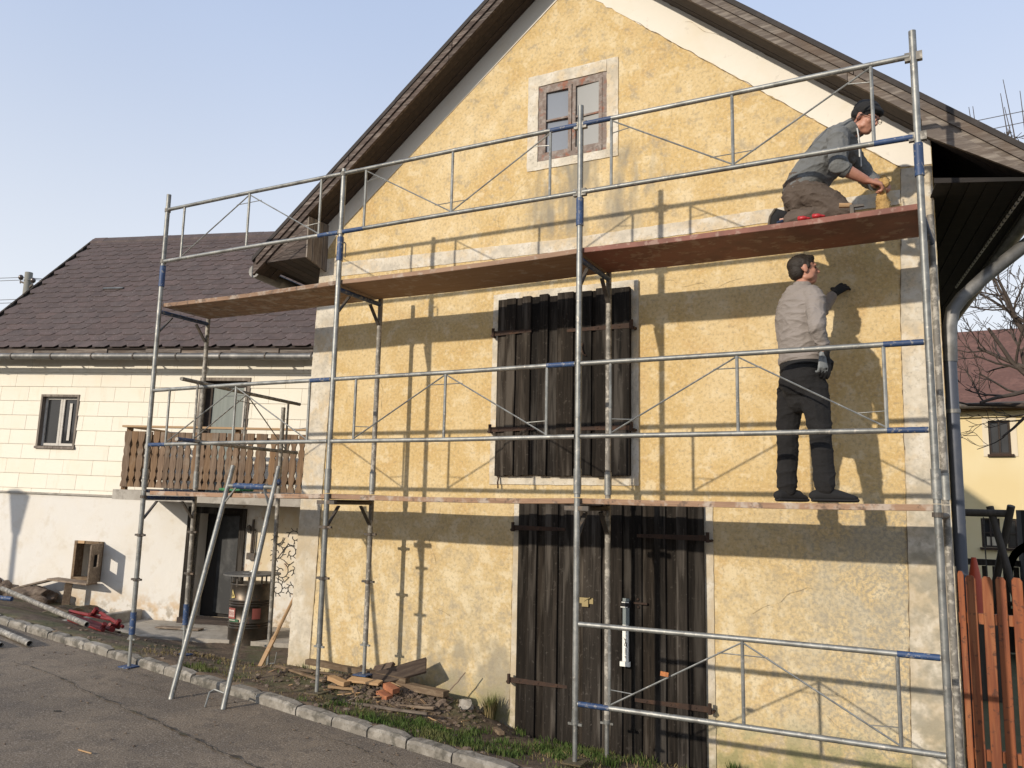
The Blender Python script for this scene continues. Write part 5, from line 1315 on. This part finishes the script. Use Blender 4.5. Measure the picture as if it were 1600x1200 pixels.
for x0, z0, x1, z1 in ((-.94, 8.7, -1.14, 10.9), (-1.08, 8.75, -1.20, 10.62), (-.96, 8.7, -1.15, 10.32), (-.82, 8.6, -.87, 10.6), (-1.69, 9.0, -1.76, 10.45), (-1.64, 9.0, -1.69, 10.45), (-1.86, 9.1, -1.95, 10.27), (-.6, 8.5, -.62, 10.4)):
    bm = BM(); sweep(bm, [(x0, 0, z0), ((x0+x1)/2+.015, 0, (z0+z1)/2), (x1, 0, z1)], [.014, .011, .006], 5); obj('shoot', bm, 'bark', rt)
# power lines over the barn and the mast beyond the house
def wire(p0, p1, sag, r, label):
    p0, p1 = V(p0), V(p1); bm = BM(); P = []
    for k in range(13):
        f = k/12; q = p0.lerp(p1, f); q.z -= sag*4*f*(1-f); P.append(q)
    sweep(bm, P, r, 5); tag(obj('power_line', bm, 'wire'), label, 'power line', 'power lines')
for k, (za, zb) in enumerate(((18.2, 18.6), (17.6, 18.15), (17.0, 17.55), (16.4, 16.9))):
    wire((-2, 31, za), (9, 31, zb), .05, .018, ['highest', 'second', 'third', 'lowest'][k]+' power line above the right slope of the barn roof')
MPX, MPY = -42.0, 20.0
ms = tag(empty('power_mast', (MPX, MPY, .35)), 'grey power mast with insulators beyond the shingle roof', 'mast')
bm = BM(); sweep(bm, [(0, 0, 0), (0, 0, 13.75)], [.28, .20], 14); obj('mast_pole', bm, 'pole_concrete', ms, smooth='angle')
for z, s, L in ((13.2, -1, .70), (12.9, 1, .45), (11.7, -1, .75), (11.85, 1, .5)):
    bm = BM(); beam(bm, (s*.1, 0, z-.08), (s*L, 0, z+.1), .10, .10); obj('cross_arm', bm, 'dark_steel', ms)
    bm = BM(); tube(bm, (s*L, 0, z), (s*L, 0, z+.3), .03, 6); blob(bm, (s*L, 0, z+.35), (.14, .14, .16), 2); obj('insulator', bm, 'porcelain', ms)
for k, (dx, z, label) in enumerate(((-.70, 13.9, 'upper left power line running from the mast'), (.45, 13.65, 'upper right power line running from the mast'), (-.75, 12.45, 'lower left power line running from the mast'), (.5, 12.55, 'lower right power line running from the mast'))):
    wire((MPX+dx, MPY, z), (MPX-30, MPY-14, z+.6), .6, .018, label+' to the left'); wire((MPX+dx, MPY, z), (MPX+45, MPY+30, z+1.5), .8, .018, label+' to the right behind the roof')
# street lamp standing left of the picture; its shadow falls on the house wall
lp = tag(empty('street_lamp', (-12.62, -1.62, .36)), 'slim street lamp with tapered lantern head beside the road left of the picture', 'street lamp')
bm = BM(); tube(bm, (0, 0, 0), (0, 0, 2.25), .05, 12); obj('lamp_post', bm, 'dark_steel', lp, smooth='angle')
bm = BM(); sweep(bm, [(0, 0, 2.2), (0, 0, 2.45), (0, 0, 2.85), (0, 0, 2.9)], [.08, .12, .19, .09], 8); obj('lamp_head', bm, 'zinc', lp)
# ================================================================ PEOPLE
def chain(bm, secs, side=V((0, 1, 0)), n=12, ends=True):
    """secs: (centre, ra, rb); ra along 'side' made square to the path, rb across; rounded ends"""
    P = [V(s[0]) for s in secs]; rings = []
    for i, s in enumerate(secs):
        d = (P[min(i+1, len(P)-1)]-P[max(i-1, 0)]).normalized()
        a = side-d*side.dot(d)
        a = a.normalized() if a.length > 1e-4 else frame_of(d)[0]
        b = d.cross(a).normalized()
        rings.append(ring(bm, P[i], a, b, s[1], s[2], n))
    for a, b in zip(rings, rings[1:]): bridge(bm, a, b)
    bm.faces.new(list(reversed(rings[0]))); bm.faces.new(rings[-1])
    if ends:
        for i in (0, -1): blob(bm, P[i], min(secs[i][1], secs[i][2])*.97, 2)
def limb(bm, pts, rad, flat=1.0, side=V((0, 1, 0))):
    """smooth tapered limb through joints"""
    S = []
    for i in range(len(pts)-1):
        for k in range(6):
            f = k/6; S.append((V(pts[i]).lerp(V(pts[i+1]), f), rad[i]+(rad[i+1]-rad[i])*f, (rad[i]+(rad[i+1]-rad[i])*f)*flat))
    S.append((V(pts[-1]), rad[-1], rad[-1]*flat))
    chain(bm, S, side)
    for p, r in zip(pts[1:-1], rad[1:-1]): blob(bm, V(p), r*1.0, 2)
def ell(bm, c, r, rot=None, sub=2):
    vs = blob(bm, (0, 0, 0), r, sub)
    for v in vs: v.co = (rot @ v.co if rot else v.co)+V(c)
def fused(name, bm, m, parent, voxel=.008, it=4, fac=.6, folds=0., fscale=9., seed=0, mats=None):
    bmesh.ops.recalc_face_normals(bm, faces=bm.faces[:])
    me = bpy.data.meshes.new(name); bm.to_mesh(me); bm.free()
    o = bpy.data.objects.new(name, me); col.objects.link(o)
    md = o.modifiers.new('r', 'REMESH'); md.mode = 'VOXEL'; md.voxel_size = voxel; md.use_smooth_shade = True
    ms_ = o.modifiers.new('s', 'SMOOTH'); ms_.iterations = it; ms_.factor = fac
    dg = bpy.context.evaluated_depsgraph_get(); ev = o.evaluated_get(dg)
    me2 = bpy.data.meshes.new_from_object(ev); o.modifiers.clear(); o.data = me2; bpy.data.meshes.remove(me)
    me2.name = name
    if folds > 0:
        nn = [v.normal.copy() for v in me2.vertices]
        for v, nv in zip(me2.vertices, nn):
            q = v.co*fscale
            wv = noise.noise(V((q.x*.5, q.y*.5, q.z*.5+seed)))*1.2
            f = 1-abs(noise.noise(V((q.x*.55+seed+wv, q.y*.55, q.z*1.7+wv))))*2.2
            g_ = 1-abs(noise.noise(V((q.x*1.3+wv, q.y*1.3+seed, q.z*2.6))))*2.4
            f2 = noise.noise(V((q.x*.8, q.y*.8+seed, q.z*.8)))
            v.co += nv*folds*(1.0*max(0, f)**3+.45*max(0, g_)**3+.7*f2-.35)
    me2.polygons.foreach_set('use_smooth', [True]*len(me2.polygons))
    me2.materials.clear(); me2.materials.append(MT[m])
    o.parent = parent
    return o
def hand(bm, wrist, d, nrm, thumb_side, curl, s=1.0, spread=.02, fr=.0088):
    """wrist, direction of the fingers, palm normal (finger pads face it), side the thumb leaves from"""
    wrist, d, nrm = V(wrist), V(d).normalized(), V(nrm).normalized()
    nrm = (nrm-d*nrm.dot(d)).normalized(); sd = d.cross(nrm).normalized()
    if sd.dot(V(thumb_side)) < 0: sd = -sd
    pl = .092*s
    chain(bm, [(wrist-d*.02, .027*s, .021*s), (wrist+d*.02, .033*s, .019*s), (wrist+d*pl*.6, .041*s, .017*s), (wrist+d*pl, .041*s, .014*s)], sd, 12)
    fl = [.076, .084, .078, .060]
    for k in range(4):
        off = .030-.0205*k; b = wrist+d*pl*.96+sd*off*s; c = curl[k] if isinstance(curl, (list, tuple)) else curl
        pts, dd = [b-d*.015*s], (d+sd*(.5-k*.33)*spread).normalized()
        pts.append(b); a = 0
        for j, fr_ in enumerate((.45, .32, .23)):
            a += c*(.75 if j == 0 else 1.0)
            v = dd*math.cos(a)+nrm*math.sin(a); pts.append(pts[-1]+v*fl[k]*s*fr_*1.06)
        limb(bm, pts, [fr*1.1*s, fr*1.08*s, fr*s, fr*.92*s, fr*.8*s])
    tb = wrist+d*.028*s+sd*.030*s
    tv = (sd*.75+d*.75+nrm*.35).normalized(); tv2 = (d*.9+sd*.15+nrm*.55).normalized()
    limb(bm, [tb-sd*.02*s, tb+tv*.036*s, tb+tv*.036*s+tv2*.032*s, tb+tv*.036*s+tv2*.056*s], [.015*s, .0125*s, .0108*s, .0088*s])
def head(bm, c, F, U, s=1.0):
    """skull, face, ears, neck stub; c centre of the head, F facing, U up"""
    F, U = V(F).normalized(), V(U).normalized(); U = (U-F*U.dot(F)).normalized(); S = F.cross(U).normalized()
    rot = Matrix((F, S, U)).transposed()
    def P(f, sd, u): return V(c)+(F*f+S*sd+U*u)*s
    ell(bm, P(-.012, 0, .030), (.098*s, .077*s, .085*s), rot, 3)
    ell(bm, P(.022, 0, -.035), (.066*s, .062*s, .078*s), rot, 3)
    ell(bm, P(.045, 0, -.085), (.038*s, .040*s, .030*s), rot)                     # chin
    for q in (-1, 1):
        ell(bm, P(.055, q*.036, -.022), (.024*s, .024*s, .026*s), rot)           # cheek
        ell(bm, P(.012, q*.052, -.062), (.045*s, .016*s, .026*s), rot)           # jaw
        ell(bm, P(-.008, q*.077, -.008), (.020*s, .009*s, .034*s), rot)          # ear
        ell(bm, P(.077, q*.030, .022), (.014*s, .026*s, .009*s), rot)            # brow
    chain(bm, [(P(.080, 0, .016), .009*s, .010*s), (P(.098, 0, -.012), .011*s, .011*s), (P(.106, 0, -.026), .015*s, .013*s), (P(.088, 0, -.036), .014*s, .010*s)], S, 8)   # nose
    ell(bm, P(.080, 0, -.058), (.013*s, .024*s, .0065*s), rot); ell(bm, P(.077, 0, -.071), (.013*s, .021*s, .007*s), rot)
    return P, rot
def eyes(P, rot, parent):
    for q in (-1, 1):
        bm = BM(); ell(bm, P(.074, q*.031, .004), (.008, .012, .007), rot); obj('eye', bm, 'black', parent, smooth=True)

# ---- standing worker, back half turned, left hand on the wall
man = tag(empty('person', (1.63, -.72, 1.99)), 'person in taupe sweatshirt and black trousers standing on the lower deck touching the wall', 'person')
man.matrix_world = Matrix.Translation((1.63, -.72, 1.99))
def par(o): 
    o.matrix_parent_inverse = man.matrix_world.inverted(); return o
GZ = 1.998
shR, shL = V((1.752, -.86, 3.475)), V((1.515, -.60, 3.48))
elR, wrR = V((1.775, -.985, 3.215)), V((1.812, -.905, 3.035))
elL, wrL = V((1.70, -.36, 3.42)), V((1.815, -.135, 3.655))
hipR, hipL = V((1.70, -.775, 2.86)), V((1.555, -.665, 2.86))
knR, knL = V((1.752, -.80, 2.50)), V((1.505, -.625, 2.50))
anR, anL = V((1.772, -.815, 2.085)), V((1.487, -.62, 2.085))
across = (shR-shL).normalized()
hc = V((1.665, -.715, 3.712)); hF = V((.93, .36, .10)); hU_ = V((.06, .0, 1))
def torso_secs(grow):
    return [(V((1.628, -.72, 2.84)), .165+grow, .125+grow), (V((1.628, -.72, 2.95)), .172+grow, .128+grow), (V((1.622, -.72, 3.08)), .160+grow, .118+grow), (V((1.618, -.725, 3.22)), .170+grow, .122+grow),
            (V((1.622, -.73, 3.36)), .188+grow, .128+grow), (V((1.628, -.73, 3.45)), .190+grow, .112+grow), (V((1.636, -.727, 3.525)), .150+grow, .090+grow), (V((1.645, -.725, 3.575)), .085+grow, .072+grow)]
bm = BM()
chain(bm, torso_secs(-.02), across, 16)
limb(bm, [V((1.642, -.728, 3.46)), V((1.652, -.722, 3.60))], [.062, .056])
P, rot = head(bm, hc, hF, hU_, 1.0)
limb(bm, [shR, elR, wrR], [.052, .040, .027]); limb(bm, [shL, elL, wrL], [.052, .040, .027])
limb(bm, [hipR, knR, anR], [.082, .055, .040]); limb(bm, [hipL, knL, anL], [.082, .055, .040])
hand(bm, wrR, (.0, .06, -1), (-.55, .75, 0), (.6, .6, 0), [.35, .42, .5, .55]); hand(bm, wrL, (.55, .62, .62), (.2, 1, -.1), (.1, 0, 1), [.25, .25, .3, .35], spread=.3)
for a, t in ((anR, V((.14, .02, -.055))), (anL, V((.08, .07, -.055)))): limb(bm, [a, a+V((0, 0, -.045)), a+t], [.034, .032, .02])
par(fused('body', bm, 'skin', man, .0065, 3, .5))
eyes(P, rot, man); [par(o) for o in man.children if o.name.startswith('eye')]
bm = BM()
ell(bm, P(-.018, 0, .040), (.101, .0815, .080), rot, 3); ell(bm, P(-.052, 0, -.010), (.060, .0745, .066), rot, 3); ell(bm, P(.035, 0, .082), (.050, .060, .028), rot, 3)
for q in (-1, 1): ell(bm, P(.012, q*.070, .022), (.020, .010, .034), rot)
par(fused('hair', bm, 'hair', man, .006, 2, .5, .004, 60))
bm = BM(); chain(bm, [(V((1.628, -.72, 3.02)), .186, .145)]+[(s[0], s[1], s[2]) for s in torso_secs(.018)[2:]], across, 20, ends=False)
limb(bm, [shR-across*.03+V((0, 0, .005)), shR+V((.004, -.005, -.05)), elR, wrR+V((-.004, .005, .03))], [.078, .076, .058, .043])
limb(bm, [shL+across*.03, shL+V((0, .01, -.01)), elL, wrL-V((.015, .025, .03))], [.078, .076, .058, .043])
chain(bm, [(V((1.64, -.727, 3.54)), .086, .080), (V((1.648, -.723, 3.595)), .069, .067), (V((1.65, -.723, 3.612)), .067, .065)], across, 14, ends=False)
par(fused('sweatshirt', bm, 'sweater', man, .0065, 4, .5, .0095, 8, 3))
bm = BM(); chain(bm, [(wrR+V((-.006, .006, .055)), .046, .046), (wrR+V((-.002, .004, .015)), .0445, .0445)], across, 14, ends=False); par(obj('cuff', bm, 'sweater', man, smooth=True))
bm = BM(); chain(bm, [(V((1.628, -.72, 2.985)), .178, .138), (V((1.628, -.72, 3.045)), .183, .143)], across, 22, ends=False); par(obj('waistband', bm, 'sweater', man, smooth='angle'))
bm = BM(); chain(bm, [(V((1.628, -.72, 2.76)), .172, .128), (V((1.628, -.72, 2.90)), .180, .142), (V((1.628, -.72, 3.035)), .172, .132)], across, 20)
limb(bm, [hipR+V((0, 0, .0)), V((1.728, -.79, 2.70)), knR, V((1.765, -.81, 2.25)), anR+V((0, 0, .02))], [.100, .095, .076, .070, .072], 1.05)
limb(bm, [hipL+V((0, 0, .0)), V((1.528, -.645, 2.70)), knL, V((1.493, -.622, 2.25)), anL+V((0, 0, .02))], [.100, .095, .076, .070, .072], 1.05)
ell(bm, (1.575, -.81, 2.86), (.10, .08, .11)); ell(bm, (1.66, -.83, 2.86), (.10, .07, .11))
par(fused('trousers', bm, 'black_trousers', man, .007, 4, .5, .008, 6, 8))
bm = BM(); chain(bm, [(V((1.628, -.72, 2.985)), .181, .141), (V((1.628, -.72, 3.018)), .180, .140)], across, 22, ends=False); par(obj('belt', bm, 'black', man, smooth='angle'))
for a, t in ((anR, V((.235, .05, 0))), (anL, V((.14, .12, 0)))):
    d = t.normalized(); h = V((a.x, a.y, GZ)) - d*.075; toe = V((a.x, a.y, GZ))+t*.82; sd = V((-d.y, d.x, 0))
    bm = BM(); chain(bm, [(h+V((0, 0, .045)), .040, .036), (h+d*.08+V((0, 0, .055)), .045, .052), (h+d*.17+V((0, 0, .045)), .050, .040), (toe-d*.04+V((0, 0, .034)), .048, .028), (toe+V((0, 0, .028)), .036, .022)], sd, 14)
    par(fused('shoe', bm, 'shoe', man, .006, 3, .5))
    bm = BM(); chain(bm, [(h-d*.01+V((0, 0, .014)), .040, .014), (h+d*.1+V((0, 0, .014)), .046, .014), (toe-d*.05+V((0, 0, .014)), .053, .014), (toe+d*.015+V((0, 0, .016)), .040, .014)], sd, 14); par(fused('sole', bm, 'black', man, .006, 2, .5))
for w_, dd_, nn_, ts, cu, sp, nm in ((wrR, (.0, .06, -1), (-.55, .75, 0), (.6, .6, 0), [.35, .42, .5, .55], .02, 'grey'), (wrL, (.55, .62, .62), (.2, 1, -.1), (.1, 0, 1), [.25, .25, .3, .35], .3, 'black')):
    bm = BM(); hand(bm, w_, dd_, nn_, ts, cu, 1.10, sp, .0105); D = V(dd_).normalized()
    limb(bm, [V(w_)-D*.05, V(w_)], [.038, .034]); par(fused('glove', bm, 'black', man, .0055, 2, .5))
    if nm == 'grey':
        bm = BM(); hand(bm, V(w_)+V((-.012, -.014, -.012)), dd_, nn_, ts, [.55, .62, .7, .75], .98, sp, .0100); par(fused('glove_coating', bm, 'glove_grey', man, .0055, 2, .5))

# ---- kneeling worker on the top deck
man2 = tag(empty('person', (1.8, -.70, 4.0)), 'person in grey hoodie and black cap kneeling on the top deck with a yellow cloth', 'person')
man2.matrix_world = Matrix.Translation((1.8, -.70, 4.0))
def par2(o):
    o.matrix_parent_inverse = man2.matrix_world.inverted(); return o
DZ_ = 3.998
hipc = V((1.675, -.70, 4.335)); chest = V((1.90, -.69, 4.60)); neck = V((2.025, -.70, 4.725))
sR, sL = V((1.955, -.865, 4.665)), V((2.005, -.53, 4.665))
eR, wR2 = V((1.948, -.945, 4.385)), V((2.125, -.855, 4.285))
eL, wL2 = V((2.125, -.48, 4.42)), V((2.195, -.665, 4.315))
kR, kL = V((1.975, -.80, 4.075)), V((1.99, -.56, 4.075))
aR, aL = V((1.565, -.80, 4.085)), V((1.58, -.57, 4.085))
hR, hL = V((1.68, -.79, 4.30)), V((1.69, -.61, 4.30))
Yv = V((0, 1, 0))
k2c = V((2.135, -.715, 4.815)); kF = V((.80, -.42, -.52)); kU = V((.50, -.20, .90))
def t2(gr): return [(V((1.665, -.70, 4.27)), .160+gr, .135+gr), (V((1.70, -.70, 4.37)), .165+gr, .130+gr), (V((1.775, -.695, 4.48)), .165+gr, .125+gr), (V((1.865, -.695, 4.585)), .180+gr, .128+gr), (V((1.945, -.695, 4.665)), .178+gr, .112+gr), (V((2.01, -.70, 4.72)), .110+gr, .085+gr)]
bm = BM(); chain(bm, t2(-.02), Yv, 16); limb(bm, [V((1.99, -.70, 4.70)), V((2.09, -.712, 4.765))], [.064, .058])
P2, rot2 = head(bm, k2c, kF, kU, 1.0)
limb(bm, [sR, eR, eR.lerp(wR2, .35), wR2], [.052, .048, .047, .031]); limb(bm, [sL, eL, eL.lerp(wL2, .35), wL2], [.052, .048, .047, .031])
limb(bm, [hR, kR, aR], [.085, .055, .042]); limb(bm, [hL, kL, aL], [.085, .055, .042])
for a in (aR, aL): limb(bm, [a, a+V((-.06, 0, .01)), a+V((-.07, 0, -.06))], [.038, .034, .026])
hand(bm, wR2, (.85, .35, -.25), (.1, .55, -.8), (.3, .6, .7), [1.0, 1.05, 1.1, 1.1], 1.12, fr=.0098); hand(bm, wL2, (.45, -.75, -.35), (-.1, -.4, -.9), (.3, -.2, .9), [.9, .95, 1.0, 1.0], 1.12, fr=.0098)
par2(fused('body', bm, 'skin', man2, .0065, 3, .5))
eyes(P2, rot2, man2); [par2(o) for o in man2.children if o.name.startswith('eye')]
bm = BM(); ell(bm, P2(-.020, 0, .052), (.108, .090, .082), rot2, 3); ell(bm, P2(-.055, 0, .012), (.066, .083, .052), rot2, 3); ell(bm, P2(.045, 0, .062), (.058, .078, .036), rot2, 3)
par2(fused('cap', bm, 'black', man2, .006, 3, .5, .003, 30))
bm = BM(); ell(bm, P2(-.07, 0, -.035), (.035, .068, .035), rot2, 2); par2(fused('hair', bm, 'hair', man2, .006, 2, .5, .003, 60))
for q in (-1, 1):
    bm = BM(); pts = [P2(.098, q*.034+.024*math.cos(2*PI*k/14), .002+.017*math.sin(2*PI*k/14)) for k in range(15)]; sweep(bm, pts, .0022, 5)
    sweep(bm, [P2(.095, q*.058, .006), P2(.05, q*.080, .008), P2(-.01, q*.083, .004)], .0025, 5); par2(obj('glasses_rim', bm, 'black', man2))
bm = BM(); sweep(bm, [P2(.099, -.010, .004), P2(.106, 0, .008), P2(.099, .010, .004)], .0022, 5); par2(obj('glasses_bridge', bm, 'black', man2))
bm = BM(); chain(bm, t2(.020), Yv, 20, ends=False)
limb(bm, [sR+V((0, .03, .0)), sR+V((-.005, -.01, -.04)), eR, eR.lerp(wR2, .28)], [.083, .080, .064, .056]); limb(bm, [sL+V((0, -.03, 0)), sL+V((0, .01, -.03)), eL, eL.lerp(wL2, .6)], [.083, .080, .062, .052])
chain(bm, [(V((1.955, -.70, 4.715)), .115, .085), (V((2.03, -.705, 4.755)), .098, .080), (V((2.065, -.71, 4.775)), .084, .078)], Yv, 16, ends=False)     # hood lying round the neck
ell(bm, (1.955, -.70, 4.735), (.075, .12, .05)); ell(bm, (1.985, -.70, 4.60), (.10, .12, .13))
par2(fused('hoodie', bm, 'hoodie', man2, .0065, 4, .5, .0095, 8, 5))
for e, w_, f in ((eR, wR2, .30), (eL, wL2, .62)):
    bm = BM(); a = e.lerp(w_, f-.12); b = e.lerp(w_, f+.03); d = b-a; chain(bm, [(a, .060, .060), (b, .056, .056)], Yv, 14, ends=False); par2(obj('rolled_cuff', bm, 'hoodie', man2, smooth='angle'))
for q, l_ in ((-.795, .20), (-.66, .22)):
    bm = BM(); sweep(bm, [(2.075, q, 4.715), (2.083, q-.008, 4.65), (2.085, q-.005, 4.71-l_)], .0045, 5); tube(bm, (2.085, q-.005, 4.71-l_), (2.085, q-.005, 4.69-l_), .0055, 6); par2(obj('drawstring', bm, 'cord', man2))
bm = BM(); chain(bm, [(V((1.655, -.70, 4.24)), .150, .130), (V((1.672, -.70, 4.33)), .180, .148), (V((1.71, -.70, 4.41)), .178, .140)], Yv, 20)
ell(bm, (1.635, -.78, 4.27), (.105, .095, .125)); ell(bm, (1.635, -.62, 4.27), (.105, .095, .125))
limb(bm, [hR, hR.lerp(kR, .5)+V((.01, 0, .01)), kR+V((-.01, 0, .015)), V((1.80, -.80, 4.085)), aR+V((.02, 0, 0))], [.110, .104, .082, .078, .066]); limb(bm, [hL, hL.lerp(kL, .5)+V((.01, 0, .01)), kL+V((-.01, 0, .015)), V((1.80, -.57, 4.085)), aL+V((.02, 0, 0))], [.110, .104, .082, .078, .066])
par2(fused('trousers', bm, 'brown_trousers', man2, .007, 4, .5, .0105, 7, 2))
for a in (aR, aL):
    y = a.y
    bm = BM(); chain(bm, [(V((1.545, y, 4.115)), .044, .046), (V((1.515, y, 4.135)), .045, .050), (V((1.487, y, 4.10)), .045, .052), (V((1.478, y, 4.045)), .044, .040)], Yv, 14); par2(fused('shoe', bm, 'shoe', man2, .006, 3, .5))
    bm = BM(); chain(bm, [(V((1.492, y, 4.178)), .042, .016), (V((1.452, y, 4.12)), .047, .015), (V((1.440, y, 4.05)), .047, .016), (V((1.455, y, 4.015)), .042, .016)], Yv, 14); par2(fused('sole', bm, 'sole', man2, .006, 2, .5))
    bm = BM(); chain(bm, [(V((1.545, y, 4.075)), .046, .018), (V((1.500, y, 4.06)), .0475, .022)], Yv, 14, ends=False); par2(obj('shoe_panel', bm, 'shoe_blue', man2, smooth='angle'))
# cloth held in both hands
bm = BM(); chain(bm, [(V((2.215, -.745, 4.32)), .020, .022), (V((2.21, -.755, 4.27)), .032, .024), (V((2.218, -.76, 4.20)), .042, .034), (V((2.228, -.765, 4.11)), .056, .044), (V((2.232, -.765, 4.02)), .062, .050)], Yv, 20, ends=False); ell(bm, (2.235, -.73, 4.325), (.032, .026, .036)); ell(bm, (2.245, -.775, 4.275), (.03, .026, .04))
cl = fused('cloth', bm, 'cloth', None, .006, 3, .5, .013, 12, 7); tag(cl, 'crumpled yellow cloth held by the kneeling person', 'cloth')
# small things on the top deck
for k, (xx, yy, lb) in enumerate(((1.70, -.99, 'left red plastic knob on the front edge of the top deck'), (1.80, -1.0, 'right red plastic knob on the front edge of the top deck'))):
    bm = BM(); ell(bm, (0, 0, .016), (.036, .028, .020)); ell(bm, (.03, .01, .014), (.03, .02, .012)); ell(bm, (-.02, 0, .026), (.016, .018, .012)); o = fused('red_knob', bm, 'red_plastic', None, .006, 2, .4); o.location = (xx, yy, DZ_+.002); tag(o, lb, 'knob', 'red knobs on the deck')
hm = tag(empty('hammer', (2.0, -1.0, DZ_)), 'small wooden handled hammer on the edge of the top deck', 'hammer')
bm = BM(); sweep(bm, [(-.05, .0, .075), (.03, .01, .068)], [.019, .017], 8); obj('handle', bm, 'pale_wood', hm); bm = BM(); box(bm, .02, .045, -.014, .014, .0, .066); box(bm, .03, .11, -.012, .012, .045, .06); obj('hammer_head', bm, 'dark_steel', hm, bevel=.004)
#@@END
